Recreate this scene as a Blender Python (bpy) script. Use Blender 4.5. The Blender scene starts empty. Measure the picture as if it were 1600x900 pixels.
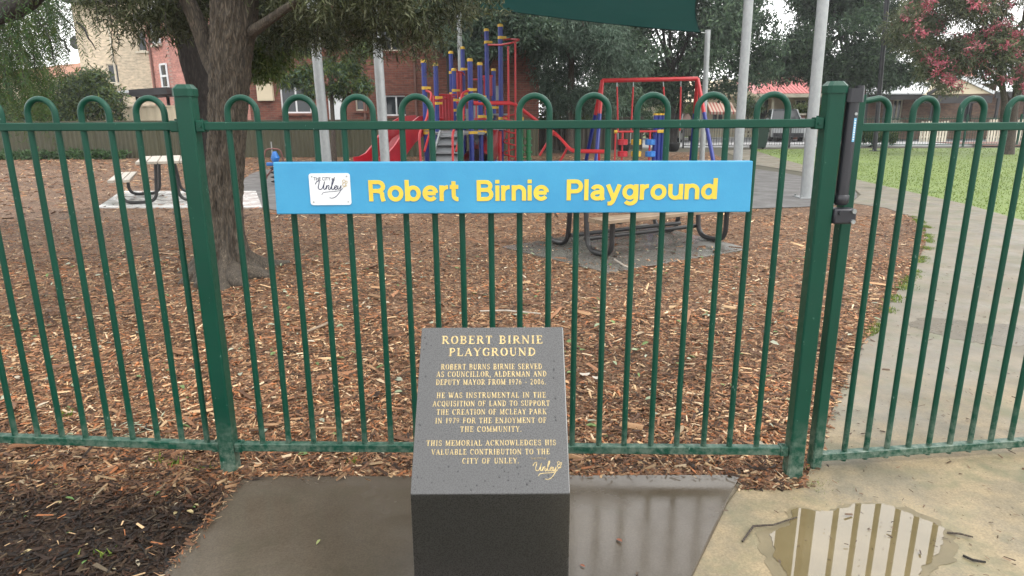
import bpy, math, random
import numpy as np
from mathutils import Vector, Matrix, noise as mnoise
random.seed(7); rng = np.random.default_rng(11)
S = bpy.context.scene
C = S.collection
R = math.radians
# ------------------------------------------------------------------ camera
F, PITCH, ROLL, EYE = 1046.0, R(14.5), R(0.3), 1.5
Rm = Matrix.Rotation(math.pi/2 - PITCH, 3, 'X') @ Matrix.Rotation(-ROLL, 3, 'Z')
cam = bpy.data.cameras.new('camera'); co = bpy.data.objects.new('camera', cam); C.objects.link(co)
co.matrix_world = Matrix.Translation((0, 0, EYE)) @ Rm.to_4x4()
cam.sensor_width = 36; cam.lens = F/1600*36; cam.clip_start = 0.05; cam.clip_end = 600
S.camera = co
# ------------------------------------------------------------------ light: overcast sky, soft sun
SUN_EL, SUN_AZ = 50, 115
w = bpy.data.worlds.new('World'); S.world = w; w.use_nodes = True
nt = w.node_tree; nt.nodes.clear()
sky = nt.nodes.new('ShaderNodeTexSky'); sky.sky_type = 'NISHITA'; sky.sun_disc = False
sky.sun_elevation = R(SUN_EL); sky.sun_rotation = R(SUN_AZ); sky.dust_density = 4; sky.air_density = 1.2
hsv = nt.nodes.new('ShaderNodeHueSaturation'); hsv.inputs['Saturation'].default_value = .25
nt.links.new(sky.outputs[0], hsv.inputs['Color'])
cl = nt.nodes.new('ShaderNodeMix'); cl.data_type = 'RGBA'; cl.inputs[0].default_value = .8
cl.inputs[7].default_value = (20.8, 20.8, 20.6, 1)
nt.links.new(hsv.outputs[0], cl.inputs[6])
bg = nt.nodes.new('ShaderNodeBackground'); bg.inputs[1].default_value = .13
wo = nt.nodes.new('ShaderNodeOutputWorld')
nt.links.new(cl.outputs[2], bg.inputs[0]); nt.links.new(bg.outputs[0], wo.inputs[0])
sl = bpy.data.lights.new('sun', 'SUN'); sl.energy = 1.5; sl.angle = R(18); sl.color = (1, .97, .92)
so = bpy.data.objects.new('sun', sl); C.objects.link(so)
az = R(SUN_AZ)
sd = Vector((math.sin(az)*math.cos(R(SUN_EL)), math.cos(az)*math.cos(R(SUN_EL)), math.sin(R(SUN_EL))))
so.rotation_euler = sd.to_track_quat('Z', 'Y').to_euler(); so.location = sd*50
S.view_settings.view_transform = 'Standard'; S.view_settings.look = 'None'
S.view_settings.exposure = 0.2; S.view_settings.gamma = 1
# ------------------------------------------------------------------ measuring helpers (camera rays to world points)
def ray(px, py): return Rm @ Vector(((px-800)/F, -(py-450)/F, -1))
def G(px, py, z=0.0):
    d = ray(px, py); t = (z-EYE)/d.z; return Vector((d.x*t, d.y*t, z))
def W(px, py, Y):
    d = ray(px, py); t = Y/d.y; return Vector((d.x*t, Y, EYE+d.z*t))
# ------------------------------------------------------------------ materials
def nd(t, k, **kw):
    n = t.nodes.new(k)
    for a, b in kw.items(): setattr(n, a, b)
    return n
def newmat(name):
    m = bpy.data.materials.new(name); m.use_nodes = True
    return m, m.node_tree, m.node_tree.nodes['Principled BSDF']
def coords(t, stretch=(1, 1, 1)):
    tc = nd(t, 'ShaderNodeTexCoord'); mp = nd(t, 'ShaderNodeMapping'); mp.inputs['Scale'].default_value = stretch
    g = nd(t, 'ShaderNodeNewGeometry'); t.links.new(g.outputs['Position'], mp.inputs['Vector']); t.nodes.remove(tc)
    return mp.outputs[0]
def ramp(t, fac, stops):
    r = nd(t, 'ShaderNodeValToRGB'); e = r.color_ramp.elements
    while len(e) < len(stops): e.new(.5)
    for i, (p, c) in enumerate(stops): e[i].position = p; e[i].color = (*c, 1)
    t.links.new(fac, r.inputs[0]); return r.outputs[0]
def noi(t, vec, scale, detail=4, rough=.6, dist=0):
    n = nd(t, 'ShaderNodeTexNoise'); n.inputs['Scale'].default_value = scale; n.inputs['Detail'].default_value = detail
    n.inputs['Roughness'].default_value = rough; n.inputs['Distortion'].default_value = dist
    t.links.new(vec, n.inputs['Vector']); return n.outputs['Fac']
def mix(t, fac, a, b, mode='MIX'):
    m = nd(t, 'ShaderNodeMix', data_type='RGBA', blend_type=mode)
    for s, v in ((0, fac), (6, a), (7, b)):
        if hasattr(v, 'default_value') or hasattr(v, 'links'): t.links.new(v, m.inputs[s])
        else: m.inputs[s].default_value = v if s == 0 else (*v, 1)
    return m.outputs[2]
def bump(t, p, h, strength=.4, dist=.01):
    b = nd(t, 'ShaderNodeBump'); b.inputs['Strength'].default_value = strength; b.inputs['Distance'].default_value = dist
    t.links.new(h, b.inputs['Height']); t.links.new(b.outputs[0], p.inputs['Normal'])
def pm(name, c, c2=None, scale=6, rough=.5, metal=0, bmp=0, bscale=40, spec=.5, stretch=(1, 1, 1), rvar=0, coat=0):
    m, t, p = newmat(name); v = coords(t, stretch)
    c2 = c2 or tuple(x*.75 for x in c)
    f = noi(t, v, scale)
    t.links.new(ramp(t, f, [(.3, c2), (.65, c)]), p.inputs['Base Color'])
    p.inputs['Roughness'].default_value = rough; p.inputs['Metallic'].default_value = metal
    p.inputs['Specular IOR Level'].default_value = spec; p.inputs['Coat Weight'].default_value = coat
    if rvar:
        mr = nd(t, 'ShaderNodeMapRange'); mr.inputs[3].default_value = rough-rvar; mr.inputs[4].default_value = rough+rvar
        t.links.new(noi(t, v, scale*3), mr.inputs[0]); t.links.new(mr.outputs[0], p.inputs['Roughness'])
    if bmp: bump(t, p, noi(t, v, bscale), bmp, .004)
    return m
def attrmat(name, rough=.6, trans=0, spec=.4, nscale=0):
    m, t, p = newmat(name)
    a = nd(t, 'ShaderNodeAttribute'); a.attribute_name = 'col'
    col = a.outputs['Color']
    if nscale:
        col = mix(t, .5, col, ramp(t, noi(t, coords(t), nscale), [(.3, (.45, .45, .45)), (.7, (1.5, 1.45, 1.4))]), 'MULTIPLY')
    t.links.new(col, p.inputs['Base Color']); p.inputs['Roughness'].default_value = rough
    p.inputs['Specular IOR Level'].default_value = spec
    if trans:
        tr = nd(t, 'ShaderNodeBsdfTranslucent'); t.links.new(col, tr.inputs[0])
        mx = nd(t, 'ShaderNodeMixShader'); mx.inputs[0].default_value = trans
        o = t.nodes['Material Output']
        t.links.new(p.outputs[0], mx.inputs[1]); t.links.new(tr.outputs[0], mx.inputs[2]); t.links.new(mx.outputs[0], o.inputs[0])
    return m
def brickmat(name, c1, c2, mortar, sx=1.0, bump_s=.5, stain=.25):
    m, t, p = newmat(name)
    g = nd(t, 'ShaderNodeNewGeometry'); sp = nd(t, 'ShaderNodeSeparateXYZ'); t.links.new(g.outputs['Position'], sp.inputs[0])
    ad = nd(t, 'ShaderNodeMath'); t.links.new(sp.outputs[0], ad.inputs[0]); t.links.new(sp.outputs[1], ad.inputs[1])
    cb = nd(t, 'ShaderNodeCombineXYZ'); t.links.new(ad.outputs[0], cb.inputs[0]); t.links.new(sp.outputs[2], cb.inputs[1])
    b = nd(t, 'ShaderNodeTexBrick'); b.inputs['Scale'].default_value = 1
    b.inputs['Brick Width'].default_value = .24*sx; b.inputs['Row Height'].default_value = .086*sx
    b.inputs['Mortar Size'].default_value = .007*sx; b.inputs['Mortar Smooth'].default_value = .3; b.inputs['Bias'].default_value = -.1
    b.inputs['Color1'].default_value = (*c1, 1); b.inputs['Color2'].default_value = (*c2, 1); b.inputs['Mortar'].default_value = (*mortar, 1)
    t.links.new(cb.outputs[0], b.inputs['Vector'])
    n = ramp(t, noi(t, coords(t), .7, 5), [(.3, (1-stain,)*3), (.7, (1.05, 1.02, 1))])
    n2 = ramp(t, noi(t, coords(t, (4, 4, 11)), 1, 2), [(.3, (.6, .6, .62)), (.7, (1.3, 1.25, 1.2))])
    t.links.new(mix(t, 1, mix(t, .8, b.outputs[0], n2, 'MULTIPLY'), n, 'MULTIPLY'), p.inputs['Base Color'])
    p.inputs['Roughness'].default_value = .85
    inv = nd(t, 'ShaderNodeMath', operation='SUBTRACT'); inv.inputs[0].default_value = 1; t.links.new(b.outputs['Fac'], inv.inputs[1])
    bump(t, p, inv.outputs[0], bump_s, .008)
    return m
def rgb(r, g, b):   # photograph value to linear
    return tuple(((x/255+.055)/1.055)**2.4 if x > 10 else x/255/12.92 for x in (r, g, b))

def fence_green():
    m, t, p = newmat('green powder coat'); v = coords(t)
    base = ramp(t, noi(t, v, 3), [(.3, (.0028, .041, .025)), (.7, (.0035, .051, .031))])
    g = nd(t, 'ShaderNodeNewGeometry'); sp = nd(t, 'ShaderNodeSeparateXYZ'); t.links.new(g.outputs['Position'], sp.inputs[0])
    dirt = nd(t, 'ShaderNodeMapRange'); dirt.inputs[1].default_value = .28; dirt.inputs[2].default_value = 0.0
    t.links.new(sp.outputs[2], dirt.inputs[0])
    mm = nd(t, 'ShaderNodeMath', operation='MULTIPLY'); t.links.new(dirt.outputs[0], mm.inputs[0])
    t.links.new(ramp(t, noi(t, v, 28, 6, .7), [(.40, (0,)*3), (.62, (.95,)*3)]), mm.inputs[1])
    c = mix(t, mm.outputs[0], base, (.16, .20, .16))
    scr = ramp(t, noi(t, coords(t, (1, 1, .5)), 60, 3), [(.70, (0,)*3), (.74, (.6,)*3)])
    c = mix(t, scr, c, (.16, .24, .2))
    t.links.new(c, p.inputs['Base Color'])
    t.links.new(ramp(t, noi(t, v, 30), [(.3, (.28,)*3), (.7, (.5,)*3)]), p.inputs['Roughness'])
    p.inputs['Specular IOR Level'].default_value = .25
    bump(t, p, noi(t, v, 160, 2), .05, .002)
    return m
def mulch_mat(name, dark):
    m, t, p = newmat(name); v = coords(t)
    n = nd(t, 'ShaderNodeTexNoise'); n.inputs['Scale'].default_value = 9; t.links.new(v, n.inputs['Vector'])
    vv = nd(t, 'ShaderNodeMix', data_type='VECTOR'); vv.inputs[0].default_value = .12
    t.links.new(v, vv.inputs[4]); t.links.new(n.outputs['Color'], vv.inputs[5])
    cols = []; hs = []
    for st in ((34, 95, 40), (88, 32, 40)):
        mp = nd(t, 'ShaderNodeMapping'); mp.inputs['Scale'].default_value = st; mp.inputs['Rotation'].default_value = (0, 0, .5 if st[0] < 30 else -.2)
        t.links.new(vv.outputs[1], mp.inputs[0])
        vo = nd(t, 'ShaderNodeTexVoronoi'); vo.inputs['Scale'].default_value = 1; t.links.new(mp.outputs[0], vo.inputs['Vector'])
        sp = nd(t, 'ShaderNodeSeparateColor'); t.links.new(vo.outputs['Color'], sp.inputs[0])
        k = .2 if dark else 1
        cols.append(ramp(t, sp.outputs[0], [(0, (.03*k, .018*k, .012*k)), (.35, (.10*k, .053*k, .031*k)), (.6, (.19*k, .10*k, .058*k)), (.85, (.30*k, .185*k, .11*k)), (1, (.45*k, .33*k, .22*k))]))
        hs.append(sp.outputs[1])
    c = mix(t, ramp(t, noi(t, v, 6), [(.4, (0,)*3), (.6, (1,)*3)]), cols[0], cols[1])
    big = ramp(t, noi(t, v, .8, 5), [(.3, (.5, .48, .46)), (.7, (1.05, 1.03, 1.0))])
    t.links.new(mix(t, 1, c, big, 'MULTIPLY'), p.inputs['Base Color'])
    p.inputs['Roughness'].default_value = .8; p.inputs['Specular IOR Level'].default_value = .25
    bump(t, p, hs[0], .9, .012)
    return m
def path_mat():
    m, t, p = newmat('sandy wet path'); v = coords(t)
    c = ramp(t, noi(t, v, 2.1, 7, .68), [(.30, (.092, .086, .058)), (.44, (.16, .134, .087)), (.58, (.25, .195, .115)), (.74, (.33, .26, .155))])
    fine = ramp(t, noi(t, v, 120, 3, .7), [(.3, (.72,)*3), (.7, (1.2,)*3)])
    c = mix(t, 1, c, fine, 'MULTIPLY')
    # greyer further in, warm sand near the gate
    g = nd(t, 'ShaderNodeNewGeometry'); sp = nd(t, 'ShaderNodeSeparateXYZ'); t.links.new(g.outputs['Position'], sp.inputs[0])
    mr = nd(t, 'ShaderNodeMapRange'); mr.inputs[1].default_value = 2.6; mr.inputs[2].default_value = 4.0; t.links.new(sp.outputs[1], mr.inputs[0])
    c = mix(t, mr.outputs[0], c, mix(t, .72, c, (.125, .112, .09)))
    c = mix(t, ramp(t, noi(t, v, 2.2, 5, .7, .4), [(.50, (0,)*3), (.66, (.7,)*3)]), c, (.105, .11, .06))
    c = mix(t, ramp(t, noi(t, v, 45, 4, .7), [(.68, (0,)*3), (.73, (.7,)*3)]), c, (.06, .045, .03))
    t.links.new(c, p.inputs['Base Color'])
    t.links.new(ramp(t, noi(t, v, 1.7, 5), [(.35, (.32,)*3), (.6, (.75,)*3)]), p.inputs['Roughness'])
    bump(t, p, noi(t, v, 90, 5, .7), .35, .004)
    return m
def concrete(name, a, b, r0=.2, r1=.6, sc=2.0, stain=(.05, .045, .03)):
    m, t, p = newmat(name); v = coords(t)
    c = ramp(t, noi(t, v, sc, 6, .65), [(.3, a), (.7, b)])
    c = mix(t, 1, c, ramp(t, noi(t, v, 150, 3, .7), [(.3, (.8,)*3), (.7, (1.15,)*3)]), 'MULTIPLY')
    c = mix(t, ramp(t, noi(t, v, 3.1, 6, .75, .6), [(.55, (0,)*3), (.7, (.5,)*3)]), c, stain)
    t.links.new(c, p.inputs['Base Color'])
    t.links.new(ramp(t, noi(t, v, 2.4, 5, .6, .3), [(.38, (r0,)*3), (.62, (r1,)*3)]), p.inputs['Roughness'])
    bump(t, p, noi(t, v, 110, 4), .12, .003)
    return m
def granite():
    m, t, p = newmat('black granite'); v = coords(t)
    n = noi(t, v, 420, 2, .8)
    c = ramp(t, n, [(.42, (.0035, .0035, .003)), (.56, (.006, .0055, .005)), (.66, (.032, .032, .033)), (.74, (.14, .14, .145))])
    c = mix(t, ramp(t, noi(t, v, 9, 5), [(.62, (0,)*3), (.8, (.25,)*3)]), c, (.1, .1, .1))
    t.links.new(c, p.inputs['Base Color'])
    t.links.new(ramp(t, noi(t, v, 260, 3), [(.35, (.16,)*3), (.65, (.42,)*3)]), p.inputs['Roughness'])
    p.inputs['Specular IOR Level'].default_value = .8; p.inputs['Coat Weight'].default_value = .8; p.inputs['Coat Roughness'].default_value = .3
    bump(t, p, n, .08, .001)
    return m
def bark(name, a, b, sc=(1, 1, .13)):
    m, t, p = newmat(name); v = coords(t, sc)
    vo = nd(t, 'ShaderNodeTexVoronoi', feature='DISTANCE_TO_EDGE'); vo.inputs['Scale'].default_value = 70; nz_ = nd(t, 'ShaderNodeTexNoise'); nz_.inputs['Scale'].default_value = 14; t.links.new(v, nz_.inputs['Vector']); vm = nd(t, 'ShaderNodeMix', data_type='VECTOR'); vm.inputs[0].default_value = .08; t.links.new(v, vm.inputs[4]); t.links.new(nz_.outputs['Color'], vm.inputs[5]); t.links.new(vm.outputs[1], vo.inputs['Vector'])
    crack = ramp(t, vo.outputs['Distance'], [(0, (.12,)*3), (.38, (1,)*3)])
    c = ramp(t, noi(t, v, 12, 6, .7), [(.3, a), (.7, b)])
    t.links.new(mix(t, .85, c, crack, 'MULTIPLY'), p.inputs['Base Color'])
    p.inputs['Roughness'].default_value = .85
    bump(t, p, noi(t, v, 50, 5, .7), .8, .015)
    return m
def water_mat():
    m, t, p = newmat('muddy puddle water'); v = coords(t)
    t.links.new(ramp(t, noi(t, v, 3), [(.3, (.115, .088, .042)), (.7, (.17, .130, .068))]), p.inputs['Base Color'])
    p.inputs['Roughness'].default_value = .012; p.inputs['IOR'].default_value = 1.62; p.inputs['Specular IOR Level'].default_value = .85
    bump(t, p, noi(t, v, 9, 3), .02, .003)
    return m
def sail_mat():
    m, t, p = newmat('dark green shade cloth'); v = coords(t)
    t.links.new(ramp(t, noi(t, v, .7), [(.3, (.007, .040, .036)), (.7, (.010, .055, .049))]), p.inputs['Base Color'])
    p.inputs['Roughness'].default_value = .9
    tr = nd(t, 'ShaderNodeBsdfTranslucent'); tr.inputs[0].default_value = (.004, .034, .030, 1)
    mx = nd(t, 'ShaderNodeMixShader'); mx.inputs[0].default_value = .5
    o = t.nodes['Material Output']
    t.links.new(p.outputs[0], mx.inputs[1]); t.links.new(tr.outputs[0], mx.inputs[2]); t.links.new(mx.outputs[0], o.inputs[0])
    return m
def glass(name, c=(.02, .025, .03)):
    m, t, p = newmat(name); p.inputs['Base Color'].default_value = (*c, 1); p.inputs['Roughness'].default_value = .06
    return m
def stripes():
    m, t, p = newmat('pink and white striped canvas')
    g = nd(t, 'ShaderNodeNewGeometry'); sp = nd(t, 'ShaderNodeSeparateXYZ'); t.links.new(g.outputs['Position'], sp.inputs[0])
    mu = nd(t, 'ShaderNodeMath', operation='MULTIPLY'); mu.inputs[1].default_value = 5; t.links.new(sp.outputs[0], mu.inputs[0])
    fr = nd(t, 'ShaderNodeMath', operation='FRACT'); t.links.new(mu.outputs[0], fr.inputs[0])
    t.links.new(ramp(t, fr.outputs[0], [(.48, (.5, .42, .34)), (.52, (.36, .10, .08))]), p.inputs['Base Color'])
    return m

M = dict(
    green=fence_green(), mulch=mulch_mat('bark mulch', False), soil=mulch_mat('dark soil mulch', True), path=path_mat(),
    pad=concrete('wet concrete pad', (.052, .040, .028), (.088, .072, .054), .05, .30, 1.3),
    pad2=concrete('table slab concrete', (.10, .095, .085), (.18, .17, .15), .06, .35, 1.6),
    rubber=concrete('grey rubber softfall', (.07, .066, .064), (.105, .10, .097), .5, .8, 3),
    granite=granite(), gold=pm('gold leaf paint', (.60, .46, .21), (.24, .17, .075), 170, .35, .3),
    blue=pm('sky blue sign paint', (.045, .29, .50), (.035, .25, .46), 5, .42, bmp=.12, bscale=90, rvar=.1),
    yellow=pm('yellow sign paint', (.72, .52, .055), (.62, .44, .045), 12, .5),
    white=pm('white enamel', (.70, .71, .72), (.62, .63, .64), 12, .35),
    navy=pm('navy print', (.012, .018, .07), None, 8, .5), tan=pm('gold print', (.55, .40, .16), None, 8, .5),
    black=pm('black tube paint', (.012, .012, .013), (.02, .02, .021), 6, .35, rvar=.1),
    plastic=pm('black plastic', (.014, .015, .02), (.02, .02, .026), 10, .4, rvar=.12),
    steel=pm('galvanised steel', (.33, .345, .35), (.27, .285, .29), 22, .5, .35, stretch=(1, 1, .5), rvar=.1),
    zinc=pm('zinc bolt', (.4, .42, .42), None, 30, .35, .8),
    pblue=pm('blue playground paint', (.008, .022, .20), (.006, .016, .155), 3, .38),
    pred=pm('red playground paint', (.46, .022, .026), (.38, .018, .022), 3, .4),
    pred2=pm('red slide plastic', (.40, .012, .025), (.32, .010, .02), 3, .3),
    pyel=pm('yellow playground plastic', (.62, .38, .03), None, 3, .45), pgreen=pm('green playground paint', (.01, .18, .06), None, 3, .4),
    dblue=pm('sky blue plastic block', (.02, .16, .5), None, 3, .4), grey=pm('grey metal mesh steps', (.23, .24, .25), (.16, .17, .18), 60, .6),
    wood=pm('weathered wet timber', (.44, .40, .34), (.27, .235, .19), 5, .38, stretch=(3, 3, 3), bmp=.3, bscale=60),
    wood2=pm('brown timber seat', (.27, .20, .135), (.16, .115, .075), 5, .4, bmp=.3, bscale=60),
    groove_brown=pm('dirty groove brown', (.11, .085, .055), (.05, .045, .025), 18, .6, bmp=.4, bscale=60),
    oroof=pm('weathered orange tiles', (.30, .14, .08), (.22, .10, .06), 2, .8),
    mud2=pm('wet brown mud', (.085, .066, .036), (.06, .046, .025), 7, .3, rvar=.12),
    rust=pm('dark red timber', (.16, .06, .05), None, 5, .6),
    olive=pm('olive corrugated steel', (.052, .050, .022), (.040, .037, .018), .8, .55),
    brownf=pm('dark brown fence boards', (.05, .04, .03), (.03, .026, .02), 2, .8),
    brick=brickmat('dark red brick', (.21, .070, .045), (.13, .042, .03), (.15, .115, .09)),
    pbrick=brickmat('pink red brick', (.52, .24, .20), (.44, .19, .155), (.42, .29, .25)),  # pbrick: pink cast of haze and overexposure put into the brick colour
    cbrick=brickmat('cream block', (.60, .52, .39), (.56, .48, .36), (.53, .46, .35), 1.6, .12, .2),
    cream=pm('cream render', (.58, .50, .36), (.50, .43, .31), 1.2, .8), cream2=pm('cream trim', (.58, .53, .42), None, 2, .6),
    redroof=pm('red iron roof', (.42, .10, .09), (.34, .075, .07), 1.2, .5), whiteroof=pm('white iron roof', (.62, .64, .66), (.5, .52, .54), 1.2, .5),
    drk=pm('near black timber', (.03, .028, .03), None, 2, .7), glass=glass('window glass'), rose=brickmat('sandstone in painted shade', (.22, .14, .10), (.16, .095, .07), (.17, .13, .10), 2, .4),  # rose: verandah shade put into the stone colour; drk: plain near black
    terr=pm('red brown paving', (.20, .10, .08), (.14, .07, .055), 8, .6),
    bark=bark('grey brown fissured bark', (.07, .054, .038), (.15, .118, .083)), dbark=bark('dark bark', (.022, .017, .015), (.055, .043, .036)),
    mbark=bark('mid brown bark', (.07, .05, .038), (.13, .10, .075)),
    leaf=attrmat('leaf', .5, .3, .22), chip=attrmat('wood chips', .6, 0, .25, 300), litter=attrmat('dry leaves', .6, .1),
    water=water_mat(), mud=pm('wet mud', (.17, .135, .075), (.115, .095, .052), 7, .5, rvar=.15),
    pad3=concrete('table slab with painted sky sheen', (.5, .5, .49), (.62, .62, .61), .1, .4, 1.6, (.2, .19, .16)), sail=sail_mat(), stripes=stripes(),  # pad3: sky reflection on the wet slab painted as a pale base colour
    grass=pm('lawn', (.135, .185, .042), (.095, .138, .032), .9, .8, bmp=.3, bscale=60), earth=pm('earth', (.07, .065, .04), (.05, .045, .03), .5, .9),
    asphalt=pm('asphalt', (.16, .165, .175), (.12, .124, .13), 1, .45), kerb=pm('pale concrete kerb', (.42, .42, .42), None, 2, .6),
    moss=attrmat('moss', .9, 0, .08), carb=pm('black car paint', (.012, .013, .016), None, 3, .2, coat=.6), carw=pm('silver car paint', (.45, .47, .48), None, 3, .25, coat=.5),
    tyre=pm('tyre rubber', (.012, .012, .012), None, 5, .8), lamp=pm('headlamp lens', (.6, .62, .63), None, 5, .15), stick=pm('bluish white sticker', (.16, .42, .62), (.1, .3, .5), 90, .4),
    bin=pm('dark green bin plastic', (.012, .035, .028), None, 3, .4),
)
# ------------------------------------------------------------------ mesh helpers
org = {}
def tag(o, label=None, cat=None, group=None, kind=None):
    if label: o['label'] = label
    if cat: o['category'] = cat
    if group: o['group'] = group
    if kind: o['kind'] = kind
    return o
def thing(name, label, cat, loc=(0, 0, 0), group=None):
    o = bpy.data.objects.new(name, None); C.objects.link(o); o.location = loc; o.empty_display_size = .1
    org[o.name] = Vector(loc); return tag(o, label, cat, group)
class MB:
    def __init__(s): s.v = []; s.f = []
    def add(s, vs, fs):
        b = len(s.v); s.v += [tuple(v) for v in vs]; s.f += [tuple(i+b for i in f) for f in fs]; return s
    def box(s, c, d, rz=0, rx=0):
        m = Matrix.Rotation(rz, 3, 'Z') @ Matrix.Rotation(rx, 3, 'X'); c = Vector(c)
        vs = [c + m @ Vector((x*d[0]/2, y*d[1]/2, z*d[2]/2)) for x in (-1, 1) for y in (-1, 1) for z in (-1, 1)]
        return s.add(vs, [(0, 1, 3, 2), (4, 6, 7, 5), (0, 4, 5, 1), (2, 3, 7, 6), (0, 2, 6, 4), (1, 5, 7, 3)])
    def bar(s, p0, p1, w, h, ch=0.0, up=(0, 0, 1)):
        p0, p1 = Vector(p0), Vector(p1); d = (p1-p0).normalized(); up = Vector(up)
        if abs(d.dot(up)) > .95: up = Vector((0, 1, 0))
        sx = d.cross(up).normalized(); sy = sx.cross(d)
        a, b = w/2, h/2; c = ch
        pr = [(-a, -b), (a, -b), (a, b), (-a, b)] if not c else [(-a+c, -b), (a-c, -b), (a, -b+c), (a, b-c), (a-c, b), (-a+c, b), (-a, b-c), (-a, -b+c)]
        n = len(pr)
        vs = [p + sx*x + sy*y for p in (p0, p1) for x, y in pr]
        return s.add(vs, [(i, (i+1) % n, n+(i+1) % n, n+i) for i in range(n)] + [tuple(range(n-1, -1, -1)), tuple(range(n, 2*n))])
    def tube(s, pts, r, n=10, cap=True):
        pts = [Vector(p) for p in pts]; k = len(pts); rs = r if hasattr(r, '__len__') else [r]*k
        t0 = (pts[1]-pts[0]).normalized(); up = Vector((0, 0, 1)) if abs(t0.z) < .9 else Vector((1, 0, 0))
        nx = t0.cross(up).normalized(); vs = []
        for i in range(k):
            t = (pts[min(i+1, k-1)]-pts[max(i-1, 0)]).normalized()
            nx = (nx - t*nx.dot(t)).normalized(); ny = t.cross(nx)
            vs += [pts[i] + (nx*math.cos(a)+ny*math.sin(a))*rs[i] for a in (2*math.pi*j/n for j in range(n))]
        fs = [(i*n+j, i*n+(j+1) % n, (i+1)*n+(j+1) % n, (i+1)*n+j) for i in range(k-1) for j in range(n)]
        if cap: fs += [tuple(range(n-1, -1, -1)), tuple((k-1)*n+j for j in range(n))]
        return s.add(vs, fs)
    def prism(s, poly, z0, z1):
        n = len(poly)
        vs = [(x, y, z0) for x, y in poly] + [(x, y, z1) for x, y in poly]
        return s.add(vs, [(i, (i+1) % n, n+(i+1) % n, n+i) for i in range(n)] + [tuple(range(n-1, -1, -1)), tuple(range(n, 2*n))])
    def build(s, name, mat, parent=None, smooth=False, bev=0, label=None, kind=None, loc=None):
        me = bpy.data.meshes.new(name)
        o0 = Vector(loc) if loc is not None else (org[parent.name] if parent else Vector())
        me.from_pydata([tuple(Vector(v)-o0) for v in s.v], [], s.f)
        me.materials.append(M[mat] if isinstance(mat, str) else mat)
        if smooth:
            me.polygons.foreach_set('use_smooth', [True]*len(me.polygons)); me.set_sharp_from_angle(angle=R(42))
        me.update()
        o = bpy.data.objects.new(name, me); C.objects.link(o)
        if parent: o.parent = parent
        if loc is not None and not parent: o.location = loc
        org[o.name] = o0
        if bev:
            b = o.modifiers.new('bevel', 'BEVEL'); b.width = bev; b.segments = 2; b.limit_method = 'ANGLE'
        return tag(o, label, None, None, kind)
def bend(pts, rad, n=6):
    """polyline with rounded corners"""
    pts = [Vector(p) for p in pts]; out = [pts[0]]
    for a, b, c in zip(pts, pts[1:], pts[2:]):
        u = (a-b); v = (c-b); r = min(rad, u.length*.49, v.length*.49); p = b+u.normalized()*r; q = b+v.normalized()*r
        for i in range(n+1):
            t = i/n; out.append(p*(1-t)**2 + b*2*t*(1-t) + q*t*t)
    out.append(pts[-1]); return out
def copy_thing(root, loc, rz=None, label=None, group=None):
    r = root.copy(); C.objects.link(r); r.location = loc; org[r.name] = Vector(loc)
    if rz is not None: r.rotation_euler = (0, 0, rz)
    if label: r['label'] = label
    if group: r['group'] = group
    for ch in list(root.children):
        c = ch.copy(); C.objects.link(c); c.parent = r
        for g in list(ch.children):
            d = g.copy(); C.objects.link(d); d.parent = c
    return r
def npmesh(name, V, faces_n, mat, col=None, parent=None, kind=None, idx=None):
    """V (N,k,3) polygons of k own vertices, or idx (N,m,k) indices within each item"""
    N, k = V.shape[0], V.shape[1]
    me = bpy.data.meshes.new(name)
    if idx is None: idx = [tuple(range(k))]
    o0 = np.array(org[parent.name]) if parent else np.zeros(3)
    me.vertices.add(N*k); me.vertices.foreach_set('co', (V-o0).astype(np.float32).ravel())
    base = (np.arange(N)*k)[:, None]
    loops = np.concatenate([base+np.array(f)[None, :] for f in idx], axis=1)
    sizes = np.tile(np.array([len(f) for f in idx]), N)
    me.loops.add(loops.size); me.loops.foreach_set('vertex_index', loops.ravel().astype(np.int32))
    me.polygons.add(len(sizes)); st = np.concatenate([[0], np.cumsum(sizes)[:-1]])
    me.polygons.foreach_set('loop_start', st.astype(np.int32)); me.polygons.foreach_set('loop_total', sizes.astype(np.int32))
    if col is not None:
        a = me.color_attributes.new('col', 'FLOAT_COLOR', 'POINT')
        c4 = np.ones((N, k, 4), np.float32); c4[:, :, :3] = col[:, None, :] if col.ndim == 2 else col
        a.data.foreach_set('color', c4.ravel())
    me.update(calc_edges=True); me.materials.append(M[mat])
    o = bpy.data.objects.new(name, me); C.objects.link(o)
    if parent: o.parent = parent
    org[o.name] = Vector(o0)
    if kind: o['kind'] = kind
    return o
def inpoly(P, poly):
    x, y = P[:, 0], P[:, 1]; ins = np.zeros(len(x), bool); n = len(poly)
    for i in range(n):
        x1, y1 = poly[i][:2]; x2, y2 = poly[(i+1) % n][:2]
        c = ((y1 > y) != (y2 > y)) & (x < (x2-x1)*(y-y1)/((y2-y1) or 1e-9)+x1)
        ins ^= c
    return ins
def smoothpoly(P, it=2, jit=0.0):
    P = [Vector((p[0], p[1])) for p in P]
    for _ in range(it):
        Q = []
        for a, b in zip(P, P[1:]+P[:1]): Q += [a*.75+b*.25, a*.25+b*.75]
        P = Q
    if jit: P = [p+Vector((random.uniform(-jit, jit), random.uniform(-jit, jit))) for p in P]
    return [(p.x, p.y) for p in P]
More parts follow.
